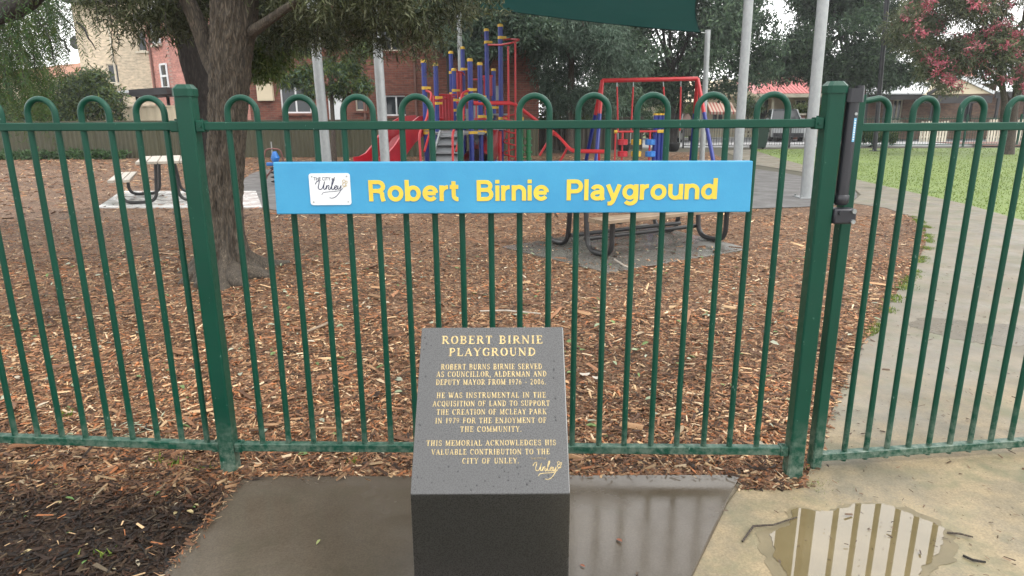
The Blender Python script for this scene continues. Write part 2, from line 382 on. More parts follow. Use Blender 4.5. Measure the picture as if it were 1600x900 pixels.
def sheet(name, poly, z, mat, kind='structure', label=None, cat=None):
    import bmesh
    bm = bmesh.new(); vs = [bm.verts.new((p[0], p[1], z)) for p in poly]; es = [bm.edges.new((vs[i], vs[(i+1) % len(vs)])) for i in range(len(vs))]
    bmesh.ops.triangle_fill(bm, use_beauty=True, edges=es, normal=(0, 0, 1))
    for f in bm.faces:
        if f.normal.z < 0: f.normal_flip()
    me = bpy.data.meshes.new(name); bm.to_mesh(me); bm.free(); me.materials.append(M[mat])
    o = bpy.data.objects.new(name, me); C.objects.link(o); return tag(o, label, cat, None, kind)

# ================================================================== GROUND
g = MB(); g.add([(-300, -60, 0), (300, -60, 0), (300, 320, 0), (-300, 320, 0)], [(0, 1, 2, 3)])
tag(g.build('ground', 'earth'), kind='structure')
edge = [G(*p) for p in ((1262, 745), (1283, 690), (1310, 620), (1345, 545), (1385, 480), (1425, 425), (1446, 385), (1446, 358), (1425, 340), (1385, 326), (1330, 318))]
edge = [(p.x, p.y) for p in edge]
fy = 2.60
mulch_main = [(-2.3, 2.72), (-1.2, 2.60), (1.0, 2.575), (1.24, 2.56)] + edge
ml = mulch_main + [(0, G(900, 320).y), (-12, G(0, 300).y*1.2), (-34, 27), (-34, 3.9)]
sheet('mulch_bed', [(-34, -2), (-1.55, -2), (-1.30, 2.5), (1.22, 2.50)] + edge + [tuple(G(1300, 322).xy), (8, 27.5), (-36, 27.5)], .006, 'mulch')
# rubber softfall area
rb = [G(*p) for p in ((372, 330), (560, 334), (760, 335), (1000, 330), (1300, 325), (1345, 312), (1330, 292), (1180, 262), (1000, 258), (800, 262), (600, 262), (430, 262), (378, 275))]
rubber_poly = smoothpoly([(p.x, p.y) for p in rb], 2)
sheet('softfall_surface', rubber_poly, .016, 'rubber')
pth = [(.1, -2), (.2, 1.5), (.8, 2.44), (1.22, 2.53)] + edge + [tuple(G(*p).xy) for p in ((1345, 305), (1330, 292), (1270, 272), (1180, 258), (1150, 245), (1130, 236))] + \
      [tuple(G(*p).xy) for p in ((1175, 234), (1215, 247), (1290, 268), (1350, 284), (1420, 300), (1510, 320), (1600, 346))] + [(9, 7.5), (9, -2)]
sheet('path', pth, .011, 'path')
lawn = [tuple(G(*p).xy) for p in ((1175, 233.9), (1215, 246.9), (1290, 267.9), (1350, 283.9), (1420, 299.9), (1510, 319.9), (1600, 345.9))] + [(9.02, 7.5), (40, 7), (40, 29.6), (14, 29.6)]
lawn_poly = lawn
sheet('lawn', lawn, .009, 'grass')
# street beyond the boundary fence
st = MB(); st.box((35, 33.2, .03), (120, 4.2, .06)); tag(st.build('pavement', 'kerb'), kind='structure')
st = MB(); st.box((35, 38.2, .0), (120, 5.6, .03)); tag(st.build('road', 'asphalt'), kind='structure')
st = MB(); st.box((35, 41.35, .06), (120, .35, .12)); tag(st.build('kerb', 'kerb'), kind='structure')
st = MB(); st.box((28, 43.6, .05), (40, 3.9, .09)); tag(st.build('verge', 'grass'), kind='structure')
st = MB(); st.box((30, 32.2, .07), (18, 3.6, .04)); tag(st.build('paved_forecourt', 'terr'), kind='structure')
# concrete pad in front of the fence
pb = [G(378, 751).xy, G(1157, 748).xy, (G(1046, 900).x-.18, G(1046, 900).y-.45), (G(258, 900).x-.02, G(258, 900).y-.6)]
pd = MB(); pd.prism([tuple(pb[3]), tuple(pb[2]), tuple(pb[1]), tuple(pb[0])], -.05, .022)
tag(pd.build('concrete_pad', 'pad', bev=.006), kind='structure')
# dark strip standing in for the groove along the pad's right edge
e0, e1 = G(1160, 752), G(1050, 905)
ed = MB(); d = (e1-e0); ed.bar(e0+Vector((.004, 0, 0)), e0+d*1.5+Vector((.004, 0, 0)), .012, .042)
tag(ed.build('groove_strip', 'groove_brown', loc=tuple(e0)), 'dark strip standing in for the groove along the right side of the concrete pad', 'edging')

# ------------------------------------------------------------------ wood chips
PAL = np.array([(.225, .112, .058), (.165, .082, .044), (.105, .054, .031), (.055, .029, .017), (.34, .20, .105), (.47, .32, .18), (.60, .46, .30), (.30, .115, .045), (.030, .018, .012)])
PW = np.array([.17, .17, .15, .15, .12, .08, .03, .12, .06]); PW = PW/PW.sum()
def chips(name, P, Lm, label, dark=None, zb=.004, pal=PAL, pw=PW, kind='stuff', mat='chip', bigf=1.0):
    N = len(P)
    L = np.clip(rng.lognormal(math.log(Lm), .55, N), Lm*.35, Lm*4)*bigf; Wd = L*rng.uniform(.08, .34, N); Wd = np.clip(Wd, .0022, .014*max(1, Lm/.03))
    T = Wd*rng.uniform(.2, .5, N)
    a = rng.uniform(0, 2*np.pi, N); el = rng.normal(0, .16, N); rl = rng.normal(0, .5, N)
    ux = np.stack([np.cos(a)*np.cos(el), np.sin(a)*np.cos(el), np.sin(el)], 1)
    s0 = np.stack([-np.sin(a), np.cos(a), np.zeros(N)], 1); n0 = np.cross(ux, s0)
    sx = s0*np.cos(rl)[:, None]+n0*np.sin(rl)[:, None]; nz = np.cross(ux, sx)
    c = np.concatenate([P, (zb+rng.uniform(0, .014, N)+abs(np.sin(el))*L*.4)[:, None]], 1)
    V = np.zeros((N, 6, 3))
    tp = rng.uniform(.3, 1, N)
    for i, (x, y, z) in enumerate(((-.5, -.5, -.3), (-.42, .5, -.3), (.5, .5, -.3), (.45, -.5, -.3), (-.4, 0, .7), (.42, 0, .7))):
        yy = y*(tp if x > 0 else 1)
        V[:, i] = c + ux*(L*x)[:, None] + sx*(Wd*yy)[:, None] + nz*(T*z)[:, None]
    col = pal[rng.choice(len(pal), N, p=pw)]*rng.uniform(.7, 1.3, (N, 1))
    if dark is not None: col = col*dark[:, None]
    return npmesh(name, V, 0, mat, col, kind=kind, idx=[(0, 3, 5, 4), (2, 1, 4, 5), (0, 4, 1), (3, 2, 5)])
def scatter(n, x0, x1, y0, y1): return np.stack([rng.uniform(x0, x1, n), rng.uniform(y0, y1, n)], 1)
def visible(P, m=.15): return np.abs(P[:, 0]) < (P[:, 1]*.86+m)
bed = [(-30, 2.66), (-1.2, 2.60), (1.22, 2.555)] + edge + [tuple(G(1300, 322).xy), tuple(G(372, 326).xy), (-30, 24)]
sets = []
for y0, y1, dens, xr in ((2.45, 3.6, 11500, 3.4), (3.6, 5.0, 6500, 4.6), (5.0, 7.0, 2900, 6.3), (7.0, 10, 1200, 9)):
    P = scatter(int(dens*2*xr*(y1-y0)), -xr, xr, y0, y1); P = P[visible(P)]
    # break the straight border with the path
    Q = P + rng.normal(0, .02, P.shape); bb = [(-30, 2.4), (1.22, 2.4)] + bed[2:]
    P = P[inpoly(Q, bb)]; sets.append(P)
P = np.concatenate(sets)
padp = [tuple(p) for p in pb]
P = P[~inpoly(P, padp)]
# patchy tone of the bed (older, wetter bark is darker)
def tone(P, s=.9, off=0.0):
    return np.array([mnoise.noise(Vector((x*s+off, y*s, 3.1))) for x, y in P])
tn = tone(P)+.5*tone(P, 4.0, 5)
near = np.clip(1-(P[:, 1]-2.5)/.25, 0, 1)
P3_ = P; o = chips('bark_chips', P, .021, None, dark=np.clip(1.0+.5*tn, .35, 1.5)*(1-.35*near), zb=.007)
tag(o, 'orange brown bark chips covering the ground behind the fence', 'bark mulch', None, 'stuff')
# far mulch sprinkles
P = scatter(26000, -20, 10, 10, 25); P = P[visible(P, 1)]; P = P[~inpoly(P, rubber_poly) & inpoly(P, [(-34, 5), (3, 5), (6.3, 17), (8, 27), (-34, 27)])]
tag(chips('distant_bark_chips', P, .06, None, zb=.007), 'bark chips spread round the play equipment further back', 'bark mulch', None, 'stuff')
# darker soil with chips in front of the fence, left corner
sheet('soil_bed', [(-6, -.5), (-1.75, -.5), tuple(G(262, 900).xy), tuple(G(376, 752).xy), (-1.23, 2.52), (-2.4, 2.62), (-6, 2.9)], .010, 'soil')
front = [(-6, -.5), (-1.5, -.5), tuple(G(262, 900).xy), tuple(G(380, 752).xy), (-1.15, 2.6), (-6, 2.95)]
P = scatter(85000, -3.2, -.8, 1.2, 2.85); P = P[inpoly(P, front)]
bright = np.clip((P[:, 1]-2.22)/.36, 0, 1)
keep = rng.random(len(P)) < .38+.6*bright; P = P[keep]; bright = bright[keep]
tag(chips('soil_chips', P, .021, None, dark=(.11+.46*bright**2)*(1+.6*tone(P, 3.0, 9)), zb=.010), 'dark damp soil and bark fragments in front of the left fence panel', 'soil mulch', None, 'stuff')
P = scatter(260, -2.6, -.9, 1.3, 2.6); P = P[inpoly(P, front)]
tag(chips('pale_chips', P, .018, None, zb=.018, pal=PAL[[4, 5, 6, 7]], pw=np.array([.3, .25, .1, .35]), bigf=1.1), 'pale orange chips lying on the dark soil', 'bark chips', None, 'stuff')
P = scatter(9000, -1.2, 1.3, 2.44, 2.62); P = P[~inpoly(P, padp)]; P = P[P[:, 0] < 1.13]
tag(chips('strip_chips', P, .022, None, dark=np.full(len(P), .6), zb=.008), 'damp bark strip between the concrete pad and the fence', 'bark mulch', None, 'stuff')
P = []
for k in range(900):
    u = random.random(); a_, b_ = (Vector(pb[3]), Vector(pb[0])) if k % 3 else (Vector(pb[0]), Vector(pb[1])); q = a_.lerp(b_, u); e_ = abs(random.gauss(0, .022)); P.append((q.x+(e_ if k % 3 else 0), q.y-(0 if k % 3 else e_)))
P = np.array(P); P = P[inpoly(P, padp)]
tag(chips('spilled_chips', P, .015, None, dark=np.full(len(P), .6), zb=.025), 'bark crumbs spilled over the edges of the concrete pad', 'bark chips', None, 'stuff')
# leaves and twigs lying about
def litter(name, P, Lm, pal, label, asp=.45, zb=.02, cat='leaf litter'):
    N = len(P); L = Lm*rng.uniform(.6, 1.5, N); Wd = L*asp*rng.uniform(.6, 1.2, N); a = rng.uniform(0, 6.28, N); el = rng.normal(0, .2, N)
    ux = np.stack([np.cos(a)*np.cos(el), np.sin(a)*np.cos(el), np.sin(el)], 1); sx = np.stack([-np.sin(a), np.cos(a), rng.normal(0, .25, N)], 1)
    c = np.concatenate([P, (zb+abs(np.sin(el))*L*.5)[:, None]], 1); V = np.zeros((N, 6, 3))
    for i, (x, y, z) in enumerate(((-.5, 0, 0), (-.15, -.5, .12), (.25, -.38, .1), (.5, 0, 0), (.25, .38, .1), (-.15, .5, .12))):
        V[:, i] = c+ux*(L*x)[:, None]+sx*(Wd*y)[:, None]; V[:, i, 2] += L*z
    col = pal[rng.integers(0, len(pal), N)]*rng.uniform(.8, 1.2, (N, 1))
    return tag(npmesh(name, V, 0, 'litter', col, kind='stuff', idx=[(0, 1, 2, 3), (0, 3, 4, 5)]), label, cat)
P = scatter(900, -5, 3.5, 2.65, 8); P = P[inpoly(P, bed)]
tag(chips('bark_shreds', P, .075, None, zb=.014, pal=PAL[[0, 1, 4, 5, 2]], pw=np.array([.25, .25, .2, .12, .18])), 'longer torn strips of bark lying among the chips', 'bark shreds', None, 'stuff')
P = scatter(800, -5, 3.5, 2.7, 7.5); P = P[inpoly(P, bed)]
litter('fallen_leaves', P, .045, np.array([(.30, .32, .24), (.22, .26, .16), (.36, .27, .17), (.42, .36, .27), (.12, .18, .06)]), 'grey green and tan leaves scattered on the bark behind the fence')
P = scatter(60, -2.4, -.9, 1.4, 2.5); P = P[inpoly(P, front)]
litter('small_leaves', P, .03, np.array([(.10, .18, .05), (.3, .24, .12), (.33, .28, .2)]), 'small green and tan leaves on the dark soil')
P = np.concatenate([scatter(2200, 1.0, 4.8, 1.5, 6.5), scatter(260, 1.25, 3.2, 1.7, 3.4)]); pp = [(p[0], p[1]) for p in pth]; P = P[inpoly(P, pp) & ~inpoly(P, padp)]
tag(chips('path_debris', P, .010, None, zb=.013, pal=np.array([(.05, .03, .02), (.09, .055, .035), (.14, .08, .05)]), pw=np.array([.5, .3, .2]), bigf=1.1), 'dark twigs and bark crumbs scattered on the sandy path', 'litter', None, 'stuff')
P = scatter(9, -.9, .95, 1.9, 2.4); litter('pad_leaves', P, .028, np.array([(.25, .09, .05), (.2, .22, .08), (.1, .07, .05)]), 'few small leaves lying on the concrete pad', zb=.025)
# tufts: moss along the edge of the path
def moss(P, h, label, name):
    N = len(P); a = rng.uniform(0, 6.28, N); L = h*rng.uniform(.5, 1.4, N); V = np.zeros((N, 3, 3)); c = np.concatenate([P, np.full((N, 1), .009)], 1)
    s = np.stack([np.cos(a), np.sin(a), 0*a], 1); V[:, 0] = c-s*(h*.18); V[:, 1] = c+s*(h*.18); V[:, 2] = c+np.stack([rng.normal(0, .5, N), rng.normal(0, .5, N), np.full(N, 1.)], 1)*L[:, None]
    col = np.array([(.13, .20, .03), (.19, .25, .05), (.09, .14, .03)])[rng.integers(0, 3, N)]*rng.uniform(.7, 1.2, (N, 1))
    return tag(npmesh(name, V, 0, 'moss', col, kind='stuff'), label, 'moss')
mp = []
for (a, b) in zip(edge[3:8], edge[4:9]):
    for k in range(1500):
        t = random.random(); mp.append((a[0]+(b[0]-a[0])*t+random.gauss(.03, .03), a[1]+(b[1]-a[1])*t+random.gauss(0, .04)))
mp = np.array(mp); mp = mp[tone(mp, 3.0) > -.02]
moss(mp, .018, 'bright green moss along the curved edge of the path', 'edge_moss')
q = G(1215, 762); mp = np.stack([rng.normal(q.x, .10, 1500), rng.normal(q.y, .035, 1500)], 1); mp = mp[tone(mp, 9.0) > .05]
moss(mp, .007, 'dark green moss at the foot of the gate post', 'post_moss')
# lawn blades
P = scatter(150000, 4.5, 26, 9, 29.4); P = P[rng.random(len(P)) < np.clip(1.6-P[:, 1]/15, .12, 1)]; P = P[visible(P, .5) & inpoly(P, lawn_poly)]
N = len(P); h = rng.uniform(.008, .020, N)*(1+P[:, 1]/25); a = rng.uniform(0, 6.28, N); V = np.zeros((N, 3, 3)); c = np.concatenate([P, np.full((N, 1), .009)], 1)
s = np.stack([np.cos(a), np.sin(a), 0*a], 1); ww = .003+P[:, 1:2]*.0004
V[:, 0] = c-s*ww; V[:, 1] = c+s*ww; V[:, 2] = c+np.stack([rng.normal(0, .4, N), rng.normal(0, .4, N), np.full(N, 1.)], 1)*h[:, None]
col = np.array([(.13, .19, .040), (.15, .205, .046), (.115, .17, .036), (.16, .195, .05)])[rng.integers(0, 4, N)]*(1+.5*tone(P, .35))[:, None]
tag(npmesh('lawn_grass', V, 0, 'moss', col, kind='stuff'), 'short wet green lawn right of the path', 'grass')

# puddles
pud = smoothpoly([tuple(G(*p).xy) for p in ((1232, 800), (1300, 803), (1350, 792), (1400, 797), (1455, 822), (1488, 845), (1465, 872), (1440, 905), (1430, 960), (1250, 965), (1232, 905), (1205, 868), (1203, 838), (1238, 822))], 2, .004)
def ragged(poly, amp, fr, seed, n=240):
    pts = [Vector((p[0], p[1])) for p in poly]; per = sum((a-b).length for a, b in zip(pts, pts[1:]+pts[:1])); out = []; c = sum(pts, Vector((0, 0)))/len(pts)
    st_ = per/n; acc = 0
    for a, b in zip(pts, pts[1:]+pts[:1]):
        L_ = (b-a).length; k = max(1, int(L_/st_))
        for i in range(k):
            p = a.lerp(b, i/k); o_ = (p-c).normalized(); h_ = mnoise.noise(Vector((p.x*fr, p.y*fr, seed)))+.6*mnoise.noise(Vector((p.x*fr*3, p.y*fr*3, seed)))+.35*mnoise.noise(Vector((p.x*fr*9, p.y*fr*9, seed)))
            q = p+o_*h_*amp; out.append((q.x, q.y))
    return out
sheet('wet_patch', ragged([((p[0]-1.42)*1.13+1.44, (p[1]-2.2)*1.13+2.2) for p in pud], .045, 5, 3), .0125, 'mud', 'structure')
o = sheet('puddle', ragged(pud, .030, 7, 9), .0145, 'water', 'structure')
pud2 = smoothpoly([tuple(G(*p).xy) for p in ((1420, 505), (1475, 497), (1560, 508), (1680, 515), (1690, 540), (1590, 545), (1500, 535), (1440, 522))], 2, .01)
sheet('wet_patch', ragged(pud2, .10, 3, 5), .0125, 'mud2', 'structure')
def twig(pts, r, label, mat='mbark'):
    pts = [G(x, y, .012+zz) for x, y, zz in pts]; mb = MB(); mb.tube(pts, [r, r*1.1, r*.8, r*.5][:len(pts)], 6)
    return tag(mb.build('twig', mat, loc=tuple(pts[0])), label, 'twig', None)
twig([(1160, 846, .004), (1177, 822, .01), (1208, 820, .012), (1245, 808, .006)], .004, 'forked grey twig at the left rim of the big puddle')
twig([(1480, 832, .004), (1500, 834, .01), (1520, 839, .006)], .0035, 'thin brown twig poking out of the right rim of the puddle')
twig([(1505, 868, .004), (1520, 875, .006), (1540, 878, .003)], .004, 'dark flat sliver of bark right of the puddle', 'dbark')
twig([(750, 486, .03), (790, 485, .035), (845, 490, .03)], .006, 'long pale stick on the bark behind the plinth', 'wood')
twig([(960, 405, .05), (975, 415, .05), (985, 419, .045)], .008, 'short pale stick on the corner of the table slab', 'wood')
twig([(1290, 612, .004), (1300, 622, .008), (1305, 627, .004)], .006, 'short dark stick on the path behind the gate', 'dbark')
twig([(480, 518, .03), (505, 508, .04), (522, 500, .03)], .009, 'stout orange stick on the bark between two pickets', 'wood2')

# ================================================================== FENCE
def post(P, h, label, name='fence_post', sz=.065, rz=0, capc=True):
    t = thing(name, label, 'fence post', (P[0], P[1], 0), 'posts of the green playground fence')
    mb = MB(); mb.bar((P[0], P[1], -.05), (P[0], P[1], h-.008), sz, sz, .006, up=(math.sin(rz), math.cos(rz), 0)); mb.build('shaft', 'green', t, True)
    k = MB(); a = sz/2+.005; x, y = P[0], P[1]; c = .012
    def ring(r, z): return [(x-r+c, y-r, z), (x+r-c, y-r, z), (x+r, y-r+c, z), (x+r, y+r-c, z), (x+r-c, y+r, z), (x-r+c, y+r, z), (x-r, y+r-c, z), (x-r, y-r+c, z)]
    rs = ring(a, h-.03)+ring(a, h-.004)+ring(a-.012, h+.012)
    k.add(rs, [(l*8+i, l*8+(i+1) % 8, l*8+8+(i+1) % 8, l*8+8+i) for l in range(2) for i in range(8)]+[tuple(range(16, 24)), tuple(range(7, -1, -1))])
    k.build('cap', 'green', t)
    return t
pL = G(362, 738); pR = G(1237, 745)
postL = post(pL, W(292, 132, pL.y).z-.012, 'green square post at the left end of the panel with the blue sign')
postR = post(pR, W(1310, 127, pR.y).z-.012, 'green square gate post beside the black closer tube')
ZT, ZB = W(800, 193, 2.58).z, G(800, 703, 0).z
def zat(px, py, Y): return W(px, py, Y).z
ZT = zat(800, 195, 2.57); ZB = zat(800, 703.5, 2.57)
def hoop_panel(A, B, first, n, pitch, leg, label, name, stub=.0, topr=.104, ztop=None, zt=ZT, zb=ZB, rail=.031, railend=(.034, .034), pr=.0118, group=None, extra=None, brackets=True):
    A = Vector((A[0], A[1], 0)); B = Vector((B[0], B[1], 0)); d = (B-A).normalized(); Z = Vector((0, 0, 1)); nrm = Vector((d.y, -d.x, 0))
    t = thing(name, label, 'fence panel' if 'gate' not in name else 'gate', tuple(A), group)
    for nm, z, r in (('top_rail', zt, rail), ('bottom_rail', zb, rail+.004)):
        mb = MB(); mb.bar(A+d*railend[0]+Z*z, B-d*railend[1]+Z*z, r, r, .003); mb.build(nm, 'green', t, True)
    for k in range(n):
        c = first+k*pitch+random.uniform(-.002, .002); a, b = A+d*(c-leg/2), A+d*(c+leg/2)
        ra = leg/2; top = zt+topr
        pts = [a+Z*(zb-stub)]+[a+Z*(top-ra-.02)]+[A+d*(c-ra*math.cos(u))+Z*(top-ra+ra*math.sin(u)) for u in [math.pi*i/14 for i in range(15)]]+[b+Z*(top-ra-.02), b+Z*(zb-stub)]
        mb = MB(); mb.tube(pts, pr, 12); mb.build('hoop_picket', 'green', t, True)
    if extra:
        for c in extra:
            mb = MB(); mb.tube([A+d*c+Z*(zb-stub), A+d*c+Z*(zt)], pr, 12); mb.build('picket', 'green', t, True)
    if brackets:
        for e, sgn in ((A+d*.0345, 1), (B-d*.0345, -1)):
            for z in (zt, zb):
                mb = MB(); mb.bar(e+Z*z+d*sgn*.001, e+Z*z+d*sgn*.030, rail+.012, rail+.012, .004); br = mb.build('bracket', 'green', t, True)
                bo = MB(); p = e+Z*z+d*sgn*.016+nrm*(rail/2+.006); bo.tube([p, p+nrm*.005], .007, 6); bo.build('bolt', 'green', br)
                p2 = e+Z*(z+rail/2+.006)+d*sgn*.016; bo = MB(); bo.tube([p2, p2+Z*.006], .0055, 6); bo.build('bolt', 'green', br)
    return t
hoop_panel(pL, pR, .208, 10, .2205, .113, 'green hoop topped fence panel carrying the blue playground sign', 'hoop_fence', group='green playground fence panels', stub=.012)
# left panel, angled slightly away
q0 = G(0, 691.5, ZB); q1 = G(330, 703.5, ZB); dl = (q0-q1); dl.z = 0; dl.normalize()
pLL = pL+dl*2.42
hoop_panel(pL, pLL, .150, 10, .2205, .113, 'green hoop topped fence panel left of the square post, over the dark soil', 'hoop_fence', group='green playground fence panels', stub=.012)
post(pLL, W(292, 132, pL.y).z-.012, 'green square post at the far left end of the fence, outside the picture')
# gate
gz = G(1285, 713, 0); 
g0 = G(1273, 734, 0); gA = Vector((g0.x, g0.y+.012, 0)); zgb = zat(1292, 713, gA.y)
q1 = G(1600, 690.5, zgb); gd = (Vector((q1.x, q1.y, 0))-gA).normalized()
# stile
zs0 = zat(1273, 731, gA.y); zs1 = zat(1347, 148, gA.y); ZGT = zat(1352, 199, gA.y)
gB = gA+gd*1.32
gate = hoop_panel(gA, gB, .026, 0, .2, .1, 'green hoop topped gate standing ajar over the sandy path', 'gate', rail=.031, railend=(.02, .02), zt=ZGT, zb=zgb, brackets=False)
for k in range(7):
    c = .115+k*.2-.03
    A = gA; Z = Vector((0, 0, 1)); leg = .098; a = A+gd*(c-leg/2); b = A+gd*(c+leg/2); ra = leg/2; top = ZGT+.106
    pts = [a+Z*(zgb-.028), a+Z*(top-ra-.02)]+[A+gd*(c-ra*math.cos(u))+Z*(top-ra+ra*math.sin(u)) for u in [math.pi*i/14 for i in range(15)]]+[b+Z*(top-ra-.02), b+Z*(zgb-.028)]
    if k == 0: pts = [A+gd*.02+Z*(top-.012)]+pts[9:]
    if c+leg/2 > 1.32: continue
    mb = MB(); mb.tube(pts, .0118, 12); mb.build('hoop_picket', 'green', gate, True)
mb = MB(); mb.bar(gA+Vector((0, 0, zs0)), gA+Vector((0, 0, zs1)), .046, .046, .004, up=(gd.y, -gd.x, 0)); mb.build('stile', 'green', gate, True)
mb = MB(); mb.bar(gB+Vector((0, 0, zs0)), gB+Vector((0, 0, zs1)), .046, .046, .004, up=(gd.y, -gd.x, 0)); mb.build('stile', 'green', gate, True)
# closer: black tube between the gate post and the stile
ct = W(1325, 146, pR.y-.02); cx, cy = (pR.x+gA.x)/2+.006, min(pR.y, gA.y)-.008
zc1, zc0 = zat(1325, 140, cy), zat(1311, 318, cy)
clo = thing('gate_closer', 'black hydraulic closer tube between the gate post and the gate', 'gate closer', (cx, cy, zc0))
mb = MB(); mb.tube([(cx, cy, zc0), (cx, cy, zc1)], .0235, 20); mb.build('tube', 'plastic', clo, True)
mb = MB(); mb.tube([(cx, cy, zc0-.004), (cx, cy, zc0+.006), (cx, cy, zc0+.03), (cx, cy, zc0+.034)], [.021, .0275, .0275, .024], 20); mb.build('collar', 'plastic', clo, True)
mb = MB(); mb.bar((cx, cy, zc1-.045), (cx, cy, zc1+.004), .062, .056, .010, up=(0, 1, 0)); mb.tube([(cx+.02, cy, zc1+.003), (cx+.02, cy, zc1+.014)], .016, 10); mb.build('head_cover', 'plastic', clo, True)
mb = MB(); mb.box((cx+.006, cy-.008, zc0-.045), (.085, .058, .058)); br = mb.build('hinge_bracket', 'plastic', clo, True, bev=.007)
for dx, dz in ((.034, -.025), (.034, -.064), (-.015, -.03)):
    bo = MB(); bo.tube([(cx+dx, cy-.036, zc0+dz), (cx+dx, cy-.046, zc0+dz)], .009, 6); bo.build('bolt', 'zinc' if dx > 0 else 'plastic', br)
mb = MB(); mb.box((cx+.006, cy-.0238, zat(1323, 203, cy)), (.009, .0012, .085)); lb = mb.build('maker_label', 'stick', clo)
mb = MB()
for k in range(9): mb.box((cx+.006, cy-.0247, zat(1323, 203, cy)-.034+k*.0085), (.005, .0006, .0035+.002*(k % 2)))
mb.build('lettering', 'white', lb)
mb = MB(); mb.tube([(cx+.006, cy-.0236, zat(1323, 178, cy)), (cx+.006, cy-.0256, zat(1323, 178, cy))], .0055, 10); mb.build('screw', 'zinc', clo)

# ================================================================== LETTERING
def word_mesh(txt, off=.02, sp=1.0):
    cu = bpy.data.curves.new('txt', 'FONT'); cu.body = txt; cu.size = 1; cu.offset = off; cu.resolution_u = 4; cu.space_character = sp
    cu.extrude = .02
    ob = bpy.data.objects.new('txt', cu); C.objects.link(ob); bpy.context.view_layer.update()
    me = bpy.data.meshes.new_from_object(ob); C.objects.unlink(ob); bpy.data.objects.remove(ob)
    v = np.array([x.co[:] for x in me.vertices]); f = [tuple(p.vertices) for p in me.polygons]
    return v, f
def islands(v, f):
    par = list(range(len(v)))
    def fd(a):
        while par[a] != a: par[a] = par[par[a]]; a = par[a]
        return a
    key = {}
    for i, p in enumerate(v):
        k = (round(p[0], 4), round(p[1], 4), round(p[2], 3))
        if k in key: par[fd(i)] = fd(key[k])
        else: key[k] = i
    for q in f:
        for a in q[1:]: par[fd(a)] = fd(q[0])
    gr = {}
    for q in f: gr.setdefault(fd(q[0]), []).append(q)
    out = sorted(([min(v[i][0] for q in fs for i in q), max(v[i][0] for q in fs for i in q), fs] for fs in gr.values()), key=lambda r: r[0])
    m = [out[0]]
    for a in out[1:]:
        if a[0] < m[-1][1]-.35*(a[1]-a[0]): m[-1] = [m[-1][0], max(m[-1][1], a[1]), m[-1][2]+a[2]]
        else: m.append(a)
    return [x[2] for x in m]
# ------------------------------------------------------------------ blue sign
sy = pL.y+(pR.y-pL.y)*.5-.032
dfx = (pR-pL); dfx.z = 0; dfx.normalize(); sn = Vector((dfx.y, -dfx.x, 0))
def onfence(px, py, off):        # point on the vertical plane parallel to the fence, off metres in front
    d = ray(px, py); o = Vector((0, 0, EYE)); pl = Vector((pL.x, pL.y, 0))+sn*off
    t = (pl-o).dot(sn)/d.dot(sn); return o+d*t
s00, s10, s11, s01 = onfence(432, 335, .05), onfence(1172, 331.5, .05), onfence(1177, 251.5, .05), onfence(426, 253.5, .05)
sign = thing('playground_sign', 'blue board with yellow raised letters fixed along the hoop fence', 'sign', tuple(s00))
mb = MB(); back = -sn*.032
mb.add([s00, s10, s11, s01]+[p+back for p in (s00, s10, s11, s01)], [(0, 1, 2, 3), (7, 6, 5, 4), (0, 4, 5, 1), (1, 5, 6, 2), (2, 6, 7, 3), (3, 7, 4, 0)])
board = mb.build('board', 'blue', sign, bev=.004)
def arc(cx, cy, rx, ry, a0, a1, n=9): return [(cx+rx*math.cos(R(a0+(a1-a0)*i/n)), cy+ry*math.sin(R(a0+(a1-a0)*i/n))) for i in range(n+1)]
B_ = .188
